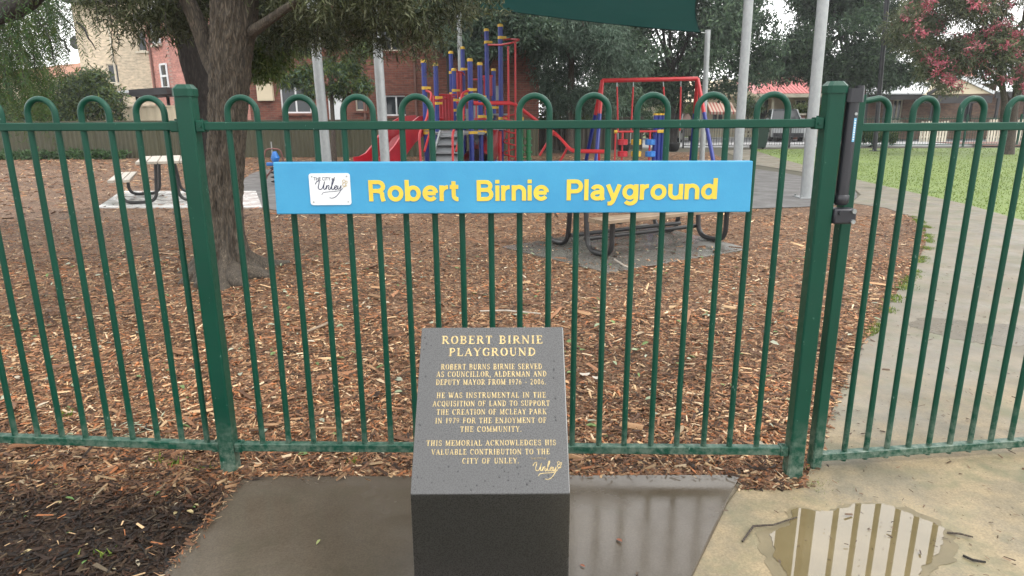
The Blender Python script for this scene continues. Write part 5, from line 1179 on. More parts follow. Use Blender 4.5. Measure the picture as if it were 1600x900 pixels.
# ------------------------------------------------------------------ street fences
def bar_fence(name, label, x0, x1, Y, ht, mat, hoops, pitch=.115, group=None):
    x = x0
    first = True; t = thing(name, label, 'fence', (x0, Y, 0), group)
    while x < x1-.1:
        xe = min(x+2.4, x1)
        mb = MB(); mb.bar((x, Y, 0), (x, Y, ht+.08), .07, .07); mb.build('post', mat, t)
        for z in (.12, ht-.10): mb = MB(); mb.bar((x+.036, Y, z), (xe-.036, Y, z), .035, .035); mb.build('rail', mat, t)
        n = int((xe-x-.1)/(pitch*2)); mb = MB()
        for k in range(n):
            c = x+.08+pitch*(2*k+1)-pitch*.2; r_ = pitch*.48
            if hoops: mb.tube([(c-r_, Y, .10), (c-r_, Y, ht-.05)]+[(c-r_*math.cos(u), Y, ht-.05+r_*math.sin(u)) for u in [math.pi*i/6 for i in range(1, 6)]]+[(c+r_, Y, ht-.05), (c+r_, Y, .10)], .010, 4)
            else:
                for cc in (c-r_, c+r_): mb.tube([(cc, Y, .1), (cc, Y, ht-.09)], .009, 4)
        mb.build('pickets', mat, t, kind='stuff'); x = xe
    return t
bar_fence('street_fence', 'dark green hoop topped fence between the lawn and the stone cottage', X(1343, 30.6), X(1640, 30.6), 30.6, Zz(183, 30.6), 'green', True)
bar_fence('street_fence', 'low dark bar fence between the playground and the road', X(1070, 30.9), X(1340, 30.9), 30.9, Zz(196, 30.9), 'black', False)
def paling(name, label, x0, x1, Y, ht, mat, w_=.09, gap=.05):
    t = thing(name, label, 'fence', (x0, Y, 0)); x = x0; me0 = None; n = 0
    for z in (.3, ht-.25): mb = MB(); mb.box(((x0+x1)/2, Y+.04, z), (x1-x0, .04, .08)); mb.build('rail', mat, t)
    while x < x1:
        if me0 is None:
            mb = MB(); mb.add([(x, Y, .04), (x+w_, Y, .04), (x+w_, Y, ht-.05), (x+w_/2, Y, ht), (x, Y, ht-.05), (x, Y+.02, .04), (x+w_, Y+.02, .04), (x+w_, Y+.02, ht-.05), (x+w_/2, Y+.02, ht), (x, Y+.02, ht-.05)], [(0, 1, 2, 3, 4), (9, 8, 7, 6, 5), (0, 5, 6, 1), (1, 6, 7, 2), (2, 7, 8, 3), (3, 8, 9, 4), (4, 9, 5, 0)]); me0 = mb.build('paling', mat, t)
        else:
            o = me0.copy(); C.objects.link(o); o.parent = t; o.location = (x-x0, 0, random.uniform(-.03, .02)); o.rotation_euler = (0, random.uniform(-.02, .02), 0)
        x += w_+gap
    return t
paling('paling_fence', 'pale weathered timber paling fence under the flowering tree', X(1548, 34.6), X(1640, 34.6), 34.6, Zz(188, 34.6), 'cream2', .11, .05)
paling('paling_fence', 'short pale timber paling fence left of the cottage porch', X(1442, 35.2), X(1485, 35.2), 35.2, Zz(190, 35.2), 'cream2', .11, .05)
paling('paling_fence', 'low cream picket fence in front of the striped awning', X(1080, 41.9), X(1180, 41.9), 41.9, Zz(196, 41.9), 'cream2', .1, .08)
paling('paling_fence', 'cream timber fence beside the gate pillar of the villa', X(1253, 41.2), X(1300, 41.2), 41.2, Zz(187, 41.2), 'cream2', .12, .04)
pi_ = thing('brick_pier', 'dark brick garden pier at the villa driveway', 'pier', (X(1248, 41), 41, 0)); mb = MB(); mb.box((X(1246, 41), 41, .7), (.7, .5, 1.4)); mb.build('shaft', 'brick', pi_); mb = MB(); mb.box((X(1246, 41), 41, 1.45), (.8, .6, .1)); mb.build('cap', 'cream2', pi_)
# wheelie bin
bn = thing('wheelie_bin', 'dark green wheelie bin beside the galvanised pole', 'bin', (X(1187, 29.8), 29.8, 0)); bx_, by_ = X(1190, 29.8), 29.8
mb = MB(); mb.add([(bx_+sx*a, by_+sy_*a*1.1, z) for z, a in ((.06, .21), (.92, .29)) for sx, sy_ in ((-1, -1), (1, -1), (1, 1), (-1, 1))], [(3, 2, 1, 0), (4, 5, 6, 7)]+[(i, (i+1) % 4, 4+(i+1) % 4, 4+i) for i in range(4)]); mb.build('body', 'bin', bn, bev=.02)
mb = MB(); mb.add([(bx_-.32, by_-.36, .93), (bx_+.32, by_-.36, .93), (bx_+.32, by_+.36, .95), (bx_-.32, by_+.36, .95), (bx_-.28, by_-.3, .99), (bx_+.28, by_-.3, .99), (bx_+.28, by_+.34, 1.04), (bx_-.28, by_+.34, 1.04)], [(3, 2, 1, 0), (4, 5, 6, 7)]+[(i, (i+1) % 4, 4+(i+1) % 4, 4+i) for i in range(4)]); mb.build('lid', 'bin', bn, bev=.015)
for s_ in (-1, 1): mb = MB(); mb.tube([(bx_+s_*.24, by_+.26, .1), (bx_+s_*.29, by_+.26, .1)], .1, 14); mb.build('wheel', 'tyre', bn, True)
mb = MB(); mb.tube([(bx_-.2, by_+.4, .98), (bx_+.2, by_+.4, .98)], .018, 8); mb.build('handle', 'bin', bn)
# diamond road sign
YD = 33.0; ds = thing('diamond_sign', 'white diamond shaped sign on a post seen through the swing', 'sign', (X(979, YD), YD, 0)); p = W(979, 173, YD)
mb = MB(); mb.tube([(p.x, YD, 0), (p.x, YD, p.z+.2)], .03, 8); mb.build('post', 'zinc', ds, True)
mb = MB(); mb.add([(p.x+a, YD-.04+y, p.z+b) for y in (0, .01) for a, b in ((-.38, 0), (0, -.38), (.38, 0), (0, .38))], [(0, 1, 2, 3), (7, 6, 5, 4)]+[(i, 4+i, 4+(i+1) % 4, (i+1) % 4) for i in range(4)]); mb.build('plate', 'white', ds)
mb = MB(); mb.box((p.x-.45, YD-.02, p.z-.05), (.35, .02, .3)); mb.build('red_plate', 'redroof', ds)

# ------------------------------------------------------------------ cars
def car(name, label, loc, rz, paint, L=4.2, Wd=1.75, Ht=1.48, suv=0):
    t = thing(name, label, 'car', loc, 'cars parked along the road'); hw = Wd/2
    prof = [(-L/2, .42), (-L/2, .72), (-L/2+.12, .86+suv), (-L/2+1.0, .98+suv), (L/2-.25, 1.0+suv), (L/2, .85+suv), (L/2, .38)]
    arch = []
    for cxx in (L/2-.75, -L/2+.8): arch += [(cxx+.36*math.cos(u), .3+.36*math.sin(u)) for u in [math.pi*i/8 for i in range(9)]]
    low = [(L/2, .24)]+arch[:9]+arch[9:]+[(-L/2, .24)]
    poly = prof+low; n = len(poly); vs = []
    for y, k in ((-hw, .97), (-hw+.08, 1), (hw-.08, 1), (hw, .97)): vs += [(x*(.985 if abs(y) == hw else 1), y, z) for x, z in poly]
    mb = MB(); mb.add([Vector(v)+Vector(loc) for v in vs], [(l*n+i, l*n+(i+1) % n, (l+1)*n+(i+1) % n, (l+1)*n+i) for l in range(3) for i in range(n)]+[tuple(range(n)), tuple(range(4*n-1, 3*n-1, -1))]); bd = mb.build('body', paint, t, True)
    zb = .97+suv; cab = [(-L/2+1.0, zb, hw-.08), (-L/2+1.75, Ht, hw-.25), (L/2-1.0, Ht, hw-.25), (L/2-.3, zb, hw-.08)]
    mb = MB(); vs = [Vector((x, s*y, z))+Vector(loc) for s in (-1, 1) for x, z, y in cab]
    mb.add(vs, [(0, 1, 2, 3), (7, 6, 5, 4), (0, 4, 5, 1), (1, 5, 6, 2), (2, 6, 7, 3)]); mb.build('cabin_glass', 'glass', t)
    mb = MB(); mb.add([Vector((x, s*y, Ht+z))+Vector(loc) for z in (.0, .035) for x, s, y in ((-L/2+1.7, -1, hw-.25), (-L/2+1.7, 1, hw-.25), (L/2-.95, 1, hw-.25), (L/2-.95, -1, hw-.25))], [(0, 1, 2, 3), (7, 6, 5, 4)]+[(i, 4+i, 4+(i+1) % 4, (i+1) % 4) for i in range(4)]); mb.build('roof', paint, t)
    for s in (-1, 1):
        for x in (-L/2+.8, L/2-.75):
            mb = MB(); c = Vector(loc)+Vector((x, s*(hw-.10), .31)); mb.tube([c-Vector((0, s*.1, 0)), c+Vector((0, s*.1, 0))], .31, 18); wh = mb.build('wheel', 'tyre', t, True)
            mb = MB(); mb.tube([c+Vector((0, s*.09, 0)), c+Vector((0, s*.108, 0))], .19, 12); mb.build('rim', 'zinc', wh, True)
        mb = MB(); mb.box(Vector(loc)+Vector((-L/2+.03, s*(hw-.28), .76)), (.1, .36, .13)); mb.build('headlight', 'lamp', t, bev=.02)
        mb = MB(); a = Vector(loc)+Vector((-L/2+1.45, s*(hw-.14), Ht-.12)); mb.bar(Vector(loc)+Vector((-L/2+1.0, s*(hw-.075), zb)), Vector(loc)+Vector((-L/2+1.76, s*(hw-.24), Ht)), .06, .05); mb.build('pillar', paint, t)
        mb = MB(); mb.box(Vector(loc)+Vector((-L/2+1.35, s*(hw+.07), zb+.08)), (.1, .16, .12)); mb.build('mirror', paint, t, bev=.02)
    mb = MB(); mb.box(Vector(loc)+Vector((-L/2-.005, 0, .62)), (.06, .8, .14)); mb.build('grille', 'zinc', t)
    mb = MB(); mb.box(Vector(loc)+Vector((-L/2-.01, 0, .36)), (.08, Wd-.2, .2)); mb.build('bumper', 'plastic', t)
    t.rotation_euler = (0, 0, rz); return t
car('parked_car', 'black parked car seen through the swing frame', (X(1052, 38.5), 38.6, .015), R(62), 'carb')
car('parked_car', 'silver parked car with dark bumper left of the brick pier', (X(1226, 39), 39.2, .015), R(78), 'carw', suv=.12, Ht=1.7)

# ================================================================== TREES
def leafcloud(clumps, n, L, Wd, droop, pal, name, parent, spread=.45, asp=.5, kind='stuff', lvar=.3):
    """clumps: rows (x,y,z,rx,ry,rz,weight); many small leaf blades on short sprays"""
    cl_ = np.array(clumps, float); vol = cl_[:, 6]*(cl_[:, 3]*cl_[:, 4]*cl_[:, 5])**(2/3); k = rng.choice(len(cl_), n//5+1, p=vol/vol.sum())
    d = rng.normal(0, 1, (len(k), 3)); d /= np.linalg.norm(d, axis=1)[:, None]; r = rng.random(len(k))**(1/2.2)
    sc = cl_[k, :3]+d*r[:, None]*cl_[k, 3:6]*rng.uniform(.82, 1.18, (len(k), 1))
    # sprays of five leaves
    a = rng.normal(0, 1, (len(k), 3)); a[:, 2] -= droop; a /= np.linalg.norm(a, axis=1)[:, None]
    S_ = np.repeat(sc, 5, 0); A = np.repeat(a, 5, 0); N = len(S_)
    pos = S_+A*(np.tile(np.arange(5), len(k))[:, None]*L*.42)
    u = A+rng.normal(0, .55, (N, 3)); u[:, 2] -= droop*.35; u /= np.linalg.norm(u, axis=1)[:, None]
    s = np.cross(u, rng.normal(0, 1, (N, 3))); s /= np.linalg.norm(s, axis=1)[:, None]
    l = L*rng.uniform(.6, 1.3, N)[:, None]; w_ = Wd*rng.uniform(.7, 1.2, N)[:, None]
    V = np.zeros((N, 4, 3)); V[:, 0] = pos; V[:, 1] = pos+u*l*.45+s*w_/2; V[:, 2] = pos+u*l; V[:, 3] = pos+u*l*.45-s*w_/2
    pal = np.array(pal); ct = rng.uniform(1-lvar, 1+lvar, len(cl_)); col = pal[rng.integers(0, len(pal), N)]*(ct[np.repeat(k, 5)]*rng.uniform(.75, 1.25, N))[:, None]
    o = npmesh(name, V, 0, 'leaf', col, parent=parent, kind=kind); return o
def crown(c, R_, n, rr, fill=.45, flat=1.0):
    out = []
    for i in range(n):
        d = Vector((random.gauss(0, 1), random.gauss(0, 1), random.gauss(0, 1))).normalized(); q = random.uniform(fill, 1)**.7
        rad = rr*random.uniform(.65, 1.35); out.append((c[0]+d.x*R_[0]*q, c[1]+d.y*R_[1]*q, c[2]+d.z*R_[2]*q, rad, rad, rad*.75*flat, 1))
    return out
def wobble(a, b, n, amp):
    a, b = Vector(a), Vector(b); pts = []
    for i in range(n+1):
        u = i/n; p = a.lerp(b, u); k = math.sin(math.pi*u)*amp; pts.append(p+Vector((random.uniform(-k, k), random.uniform(-k, k), random.uniform(-k, k)*.5)))
    return pts
def limbs(par, fork, clumps, r, mat, n, nm='branch'):
    for c in random.sample(clumps, min(n, len(clumps))):
        e = Vector(c[:3]); st_ = Vector(random.choice(fork)); mid = st_.lerp(e, .5)+Vector((0, 0, (e-st_).length*.08))
        pts = wobble(st_, mid, 3, .12*r*8)+wobble(mid, e, 3, .1*r*8)[1:]; k = len(pts)
        mb = MB(); mb.tube(pts, [r*(1-.85*i/(k-1)) for i in range(k)], 6); mb.build(nm, mat, par, True)
def tree(name, label, cat, base, tips, r0, mat, clumps, nleaf, L, Wd, droop, pal, nl=10, lr=.35, group='trees around the playground', cr='crown', **kw):
    t = thing(name, label, cat, (base[0], base[1], 0), group); b = Vector((base[0], base[1], -.1)); fork = []
    for i, tp_ in enumerate(tips):
        pts = wobble(b, tp_, 6, r0*.5); k = len(pts); mb = MB(); mb.tube(pts, [r0*(1.35 if j == 0 else 1.0)*(1-.55*j/(k-1))*(1 if i == 0 else .7) for j in range(k)], 12); mb.build('trunk', mat, t, True); fork += pts[3:]
    leafcloud(clumps, nleaf, L, Wd, droop, pal, cr, t, **kw); limbs(t, fork, clumps, r0*lr, mat, nl)
    return t
DK = [(.055, .092, .055), (.075, .118, .066), (.042, .072, .045), (.10, .145, .085)]  # far foliage lightened and blued, haze put into the leaf colours
BG = [(.07, .11, .08), (.09, .14, .10), (.05, .08, .058), (.13, .18, .13)]
YG = [(.07, .11, .025), (.10, .14, .035), (.05, .08, .02), (.13, .16, .05)]
OL = [(.065, .076, .032), (.045, .055, .024), (.095, .108, .05), (.14, .15, .09), (.032, .040, .018)]
def cpx_(px, py, Y, r, wz=.75, w_=1): p = W(px, py, Y); return (p.x, p.y, p.z, r, r, r*wz, w_)
# big dark dense tree right of centre
Y = 35; b = W(1050, 180, Y); cl1 = crown(W(1062, 70, Y), (4.6, 3.2, 2.7), 44, 1.0)+crown(W(1050, -60, Y), (4.4, 3.2, 3.0), 34, 1.2)+[cpx_(x, y, Y-1, .8) for x, y in ((945, 120), (975, 140), (1010, 142), (1050, 145), (1090, 142), (1130, 135), (1165, 128), (1195, 112), (1205, 70), (1190, 40), (1150, 100))]
tree('round_tree', 'dense dark green round tree behind the swing frame', 'tree', b, [W(1050, 90, Y), W(1090, 60, Y)], .28, 'dbark', cl1, 125000, .20, .085, .3, DK+[(.05, .08, .055)], 14)
# blue green feathery trees left of it
Y = 27; b = W(890, 180, Y); cl2 = crown(W(905, 75, Y), (2.0, 1.6, 2.0), 26, .62)+crown(W(900, -40, Y), (2.1, 1.7, 2.0), 16, .8)+[cpx_(x, y, Y, .45, .6) for x, y in ((860, 140), (905, 150), (945, 140), (980, 120), (1000, 95), (960, 160), (925, 165), (870, 165), (845, 110))]
tree('feathery_tree', 'feathery blue green tree with straight brown trunk beside the brick corner', 'tree', b, [W(893, -60, Y)], .15, 'mbark', cl2, 80000, .22, .032, .9, BG, 14, .3)
Y = 29; b = W(862, 180, Y); cl3 = crown(W(866, 45, Y), (1.2, 1.4, 1.7), 12, .55)+crown(W(855, -40, Y), (1.6, 1.5, 2.0), 10, .8)
tree('feathery_tree', 'thinner feathery tree with leaning pale trunk against the brick corner', 'tree', b, [W(868, 60, Y), W(846, 20, Y)], .10, 'mbark', cl3, 28000, .22, .032, .9, BG+DK, 8, .3)
# tree behind the tower
Y = 25.6; b = W(706, 180, Y); cl4 = crown(W(745, 20, Y), (2.4, .6, 1.1), 22, .5)+[cpx_(x, y, Y-.6, .5, .6) for x, y in ((640, 10), (670, 30), (700, 60), (740, 80), (780, 70), (820, 60), (760, 30), (800, 20), (850, 40), (780, 15))]
tree('wattle_tree', 'dark spreading tree behind the tall blue climbing posts', 'tree', b, [W(700, 10, Y), W(780, 60, Y)], .15, 'dbark', cl4, 52000, .16, .055, .5, DK+BG, 12, .4)
Y = 21.5; b = W(516, 180, Y); cl5 = [cpx_(x, y, Y, .40, .6) for x, y in ((455, 120), (480, 110), (510, 100), (540, 110), (565, 130), (490, 135), (530, 135), (550, 95), (430, 95), (410, 80), (400, 110), (430, 60), (470, 70), (520, 60), (570, 70), (450, 30), (500, 20), (560, 25), (540, 0), (470, -10), (420, 10))]
tree('young_gum', 'slim tree with drooping yellow green leaves beside the white door', 'tree', b, [W(512, 20, Y)], .085, 'mbark', cl5, 27000, .14, .035, .9, YG+DK[:2]+BG[:1], 10, .35)
# dark conifer like tree on the right
Y = 36; b = W(1345, 180, Y); cl6 = crown(W(1335, 60, Y), (3.9, 2.6, 2.3), 40, .85)+crown(W(1330, -50, Y), (3.0, 2.4, 2.2), 22, 1.0)+[cpx_(x, y, Y-1, .65, .6) for x, y in ((1225, 118), (1250, 100), (1245, 60), (1275, 120), (1310, 128), (1360, 118), (1400, 125), (1430, 115), (1232, 80), (1385, 95), (1440, 85))]
tree('street_tree', 'broad dark green street tree left of the pink flowering tree', 'tree', b, [W(1347, 70, Y), W(1320, 50, Y)], .26, 'dbark', cl6, 110000, .18, .07, .4, [(.035, .062, .036), (.05, .085, .048), (.028, .05, .03), (.075, .115, .06)], 12)
# pink flowering tree
Y = 25; b = W(1583, 180, Y); cl7 = crown(W(1520, 40, Y), (2.9, 2.0, 1.7), 36, .62)+crown(W(1570, -50, Y), (3.2, 2.2, 1.8), 26, .8)+[cpx_(x, y, Y-.8, .42, .6) for x, y in ((1420, 40), (1430, 70), (1450, 100), (1455, 125), (1475, 110), (1500, 95), (1530, 110), (1560, 120), (1590, 110), (1480, 135), (1545, 75), (1600, 70), (1430, 10), (1600, 130), (1570, 95))]
fl_t = tree('flowering_tree', 'spreading tree covered in pink red blossom at the right edge', 'tree', b, [W(1598, 90, Y), W(1560, 70, Y)], .20, 'mbark', cl7, 70000, .16, .04, .7, [(.07, .09, .04), (.10, .12, .06), (.05, .065, .03), (.14, .14, .08)], 16, .35)
cf = [(c[0]+random.uniform(-.3, .3), c[1]-random.uniform(.1, .5), c[2]+random.uniform(-.2, .35), .13, .13, .08, random.uniform(.1, 1.2)) for c in cl7 for _ in range(4)]
leafcloud(cf, 15000, .09, .05, .1, [(.45, .09, .14), (.55, .16, .21), (.38, .08, .11), (.55, .26, .28)], 'blossom', fl_t)
for k in range(50):
    c = random.choice(cl7); a = Vector(c[:3])+Vector((random.uniform(-.4, .4), -.5, 0)); d = Vector((random.uniform(-1, .4), random.uniform(-.3, .1), random.uniform(.1, .8))).normalized()
    mb = MB(); mb.tube(wobble(a, a+d*random.uniform(.5, 1.2), 3, .06), [.014, .011, .008, .004], 4); mb.build('bare_twig', 'wood2', fl_t)
# bushes
def bush(label, clumps, n, L, Wd, pal, base, cat='bush', name='bush', droop=.2):
    t = thing(name, label, cat, (base.x, base.y, 0), 'bushes behind the fences')
    for k in range(4):
        c = random.choice(clumps); mb = MB(); mb.tube(wobble((base.x+random.uniform(-.2, .2), base.y, 0), c[:3], 3, .1), [.04, .03, .02, .01], 5); mb.build('stem', 'dbark', t, True)
    leafcloud(clumps, n, L, Wd, droop, pal, 'foliage', t)
bush('mixed green shrubs behind the olive fence below the cream building', [cpx_(x, y, 26.5, r) for x, y, r in ((80, 165, .8), (110, 140, .8), (140, 135, .8), (165, 150, .7), (130, 170, .8), (60, 185, .8), (30, 180, .8), (0, 170, .9), (170, 175, .6), (150, 120, .45), (100, 185, .6))], 26000, .15, .05, DK+YG+YG, W(110, 180, 26.5))
bush('bright shrub beneath the brown board fence corner', [cpx_(x, y, 28.5, .6) for x, y in ((865, 150), (880, 165), (905, 170), (860, 178))], 7000, .13, .05, YG, W(880, 180, 28.5))
bush('dark shrubs behind the board fence and swing', [cpx_(x, y, 31, .7) for x, y in ((930, 165), (960, 175), (990, 180), (1005, 190), (945, 185), (915, 150), (985, 160))], 12000, .14, .06, DK, W(960, 180, 31))
bush('light green garden bush behind the black car', [cpx_(x, y, 44, .7) for x, y in ((1040, 175), (1065, 178), (1085, 172), (1000, 182))], 6000, .14, .06, YG, W(1050, 180, 44))
bush('light green bush on the villa verandah edge', [cpx_(x, y, 41.8, .45) for x, y in ((1252, 172), (1266, 168), (1278, 175))], 5000, .12, .05, YG, W(1265, 180, 41.8))
bush('small dark bush left of the villa verandah', [cpx_(x, y, 42, .5) for x, y in ((1170, 172), (1182, 168), (1165, 160))], 4000, .12, .05, YG+DK, W(1172, 180, 42))
bush('low plants at the foot of the lamp post', [cpx_(x, y, 31, .28) for x, y in ((1350, 212), (1362, 214), (1378, 213), (1392, 214))], 4000, .10, .05, YG, W(1365, 210, 31))
# ivy along the olive fence
P = scatter(5000, W(-100, 180, 25).x, W(190, 180, 25).x, 24.5, 25.2); N = len(P)
cli = [(x, 25-.2*random.random(), .08+.1*random.random(), .35, .25, .16, 1) for x in np.arange(W(-100, 180, 25).x, W(180, 180, 25).x, .35)]
iv = leafcloud(cli, 12000, .09, .07, .1, [(.04, .08, .03), (.06, .11, .04)], 'ivy', None); tag(iv, 'low ivy growing along the foot of the olive fence', 'ivy')

# ------------------------------------------------------------------ near tree with fissured bark
YN = 6.35; nb = W(352, 430, YN)
near = thing('near_tree', 'large tree with thick fissured brown trunk and flared roots behind the left post', 'tree', (nb.x, YN, 0))
def barktube(pts, rad, name, par, mat, seg=72, ridges=.012, flare=None, rings=None):
    pts = [Vector(p) for p in pts]; cu = []
    m = rings or 90
    P3 = [pts[0]]+pts+[pts[-1]]; n = len(pts)-1
    def cr(t):
        i = min(int(t*n), n-1); f_ = t*n-i; a, b, c, d = P3[i], P3[i+1], P3[i+2], P3[i+3]
        return .5*((2*b)+(-a+c)*f_+(2*a-5*b+4*c-d)*f_*f_+(-a+3*b-3*c+d)*f_**3)
    def rr(t):
        i = min(int(t*n), n-1); f_ = t*n-i; return rad[i]*(1-f_)+rad[i+1]*f_
    vs = []; nx = Vector((1, 0, 0))
    for i in range(m+1):
        t = i/m; p = cr(t); tt = (cr(min(1, t+.01))-cr(max(0, t-.01))).normalized(); nx = (nx-tt*nx.dot(tt)).normalized(); ny = tt.cross(nx)
        for j in range(seg):
            a = 2*math.pi*j/seg; r = rr(t); d = nx*math.cos(a)+ny*math.sin(a)
            q = p+d*r; v = Vector((d.x*r*27, d.y*r*27, p.z*5)); h_ = mnoise.noise(v); h2_ = mnoise.noise(v*2.3+Vector((7, 3, 1)))
            r2 = r*(1+.05*mnoise.noise(Vector((d.x*1.5, d.y*1.5, p.z*.9))))-ridges*abs(h_)*1.6-ridges*.5*abs(h2_)
            if flare: r2 += flare(a, p.z)
            vs.append(p+d*r2)
    mb = MB(); mb.add(vs, [(i*seg+j, i*seg+(j+1) % seg, (i+1)*seg+(j+1) % seg, (i+1)*seg+j) for i in range(m) for j in range(seg)]+[tuple(range(m*seg, (m+1)*seg))]); return mb.build(name, mat, par, True)
def fl_(a, z): return .36*math.exp(-max(z, 0)/.13)*(.25+.75*abs(math.cos(3*a+.6))**3)*(1+.3*math.sin(9*a))
tr_pts = [(nb.x+.03, YN, -.05), W(352, 400, YN), W(351, 330, YN), W(353, 250, YN), W(356, 170, YN), W(360, 90, YN), W(367, 0, YN), W(372, -90, YN), W(385, -200, YN)]
barktube(tr_pts, [.24, .20, .172, .172, .178, .188, .205, .195, .17], 'trunk', near, 'bark', 150, .030, fl_, 260)
for pts in (((338, 418), (312, 424), (295, 436), (282, 446)), ((330, 425), (318, 440), (306, 448)), ((372, 418), (395, 424), (412, 430)), ((362, 425), (372, 440), (388, 448)), ((375, 412), (398, 410), (425, 414))):
    gp_ = [G(x, y, .07-.02*i)+Vector((0, 0, 0)) for i, (x, y) in enumerate(pts)]; k = len(gp_)
    barktube(gp_, [.115-.085*i/(k-1) for i in range(k)], 'root', near, 'bark', 22, .006, None, 26)
barktube([W(349, 130, YN), W(330, 95, YN+.1), W(312, 45, YN+.1), W(293, 0, YN+.1), W(270, -60, YN+.2), W(250, -150, YN+.3)], [.085, .085, .075, .07, .06, .05], 'limb', near, 'bark', 36, .006, None, 60)
barktube([W(385, 55, YN), W(405, 42, YN-.1), W(430, 25, YN-.2), W(462, 3, YN-.3), W(520, -50, YN-.4), W(600, -120, YN-.5)], [.065, .048, .042, .038, .034, .025], 'limb', near, 'bark', 36, .006, None, 60)
# hanging leaf masses of the near tree (narrow grey green leaves)
vis = [(215, 40, 6.7), (245, 48, 6.9), (275, 38, 6.6), (310, 42, 7.1), (180, 22, 6.9), (160, 5, 7.0), (440, 62, 7.0), (500, 60, 6.9), (550, 66, 6.8), (600, 62, 6.6), (640, 55, 6.5), (150, -25, 7.2), (200, 2, 7), (235, 15, 6.6), (270, 8, 6.8), (300, 20, 6.9), (225, -20, 6.2), (430, 5, 6.4), (470, 15, 6.3), (520, 20, 6.1), (560, 12, 6.5), (610, 25, 6.2), (650, 35, 6.4), (690, 30, 6.7), (640, 5, 6.0), (590, 45, 6.6), (545, 45, 6.8), (480, 48, 6.9), (430, 40, 6.9), (670, 60, 6.8), (720, 8, 6.9), (760, 0, 7.1), (700, -10, 6.4), (400, 18, 6.9), (500, 0, 5.8), (575, -12, 5.8)]
cln = [cpx_(x, y-6, Y_, .27, .65) for x, y, Y_ in vis]+[cpx_(x, -50-random.random()*30, Y_, .4, .7) for x, _, Y_ in vis]
cln += [(nb.x+random.gauss(.4, 1.5), YN+random.gauss(.2, 1.0), 3.5+random.random()*1.6, .55, .55, .4, .7) for _ in range(22)]
leafcloud(cln, 120000, .062, .012, .7, OL, 'crown', near, lvar=.4)
for x, y, Y_ in vis:
    e = W(x, y-12, Y_); s_ = Vector(random.choice(tr_pts[6:])); s_ = s_ if isinstance(s_, Vector) else Vector(s_)
    pts = wobble(s_, s_.lerp(e, .6)+Vector((0, 0, .35)), 3, .05)+wobble(s_.lerp(e, .6)+Vector((0, 0, .35)), e, 3, .04)[1:]
    mb = MB(); mb.tube(pts, [.024, .02, .016, .012, .009, .006, .004][:len(pts)], 6); mb.build('branch', 'bark', near, True)
# sprigs hanging in front of the cream building and the pole
spr = [(170, 10, 178, 95), (182, 0, 186, 70), (150, 0, 152, 40), (258, 20, 262, 55), (668, 30, 682, 100), (640, 60, 655, 110), (600, 40, 640, 88), (655, 40, 672, 118), (700, 30, 715, 60), (494, 20, 497, 66), (586, 30, 590, 62), (492, 40, 494, 95), (690, 60, 700, 80), (620, 60, 632, 100)]
def sprig(x0, y0, x1, y1, Y_, par, L, wd, pal, per=4):
    a, b = W(x0, y0, Y_), W(x1, y1, Y_); n = max(5, int((b-a).length/(L*.35))); V = []; cc = []
    for i in range(n*per):
        u = random.random(); p = a.lerp(b, u)+Vector((random.gauss(0, .012), random.gauss(0, .012), 0)); d = Vector((random.gauss(0, .8), random.gauss(0, .8), -random.uniform(.2, 1.0))).normalized(); s_ = d.cross(Vector((random.gauss(0, 1), random.gauss(0, 1), random.gauss(0, 1)))).normalized(); l = L*random.uniform(.6, 1.2)
        V.append([p, p+d*l*.45+s_*wd/2, p+d*l, p+d*l*.45-s_*wd/2]); cc.append(random.choice(pal))
    npmesh('leaf_sprig', np.array([[tuple(q) for q in v] for v in V]), 0, 'leaf', np.array(cc), parent=par, kind='stuff')
    mb = MB(); mb.tube(wobble(a, b, 3, .015), [.004, .003, .003, .002], 5); mb.build('twig', 'dbark', par)
for q in spr: sprig(*q, 6.0+random.random()*.4, near, .06, .010, OL)
# dark trunk just behind the near tree
YK = 8.6; kb = W(338, 340, YK)
dt = thing('dark_tree', 'dark barked trunk leaning left just behind the near tree', 'tree', (kb.x, YK, 0))
barktube([(kb.x, YK, -.05), W(335, 280, YK), W(326, 200, YK), W(313, 130, YK), W(300, 70, YK), W(290, 10, YK), W(282, -60, YK), W(285, -200, YK)], [.24, .20, .17, .175, .185, .18, .17, .13], 'trunk', dt, 'dbark', 64, .016, None, 110)
clk = [cpx_(x, y, YK+.3, .4, .6) for x, y in ((300, 10), (330, -10), (270, -20), (310, -60), (240, -50), (380, -40), (430, -30), (410, 20), (460, 35), (530, 30), (600, 20))]+[(kb.x+random.gauss(0, 1.3), YK+random.gauss(0, 1), 4.3+random.random()*1.4, .6, .6, .45, .5) for _ in range(12)]
leafcloud(clk, 30000, .09, .022, .6, [(.03, .045, .025), (.045, .06, .03), (.022, .032, .018)], 'crown', dt)
limbs(dt, [W(290, 10, YK), W(282, -60, YK)], clk, .04, 'dbark', 10)
cld = [cpx_(x, y, 9.5, .20, .8) for x, y in ((395, 95), (412, 88), (428, 80), (440, 62), (405, 70), (450, 50), (420, 104))]
leafcloud(cld, 5000, .10, .022, .8, YG, 'hanging_foliage', dt)
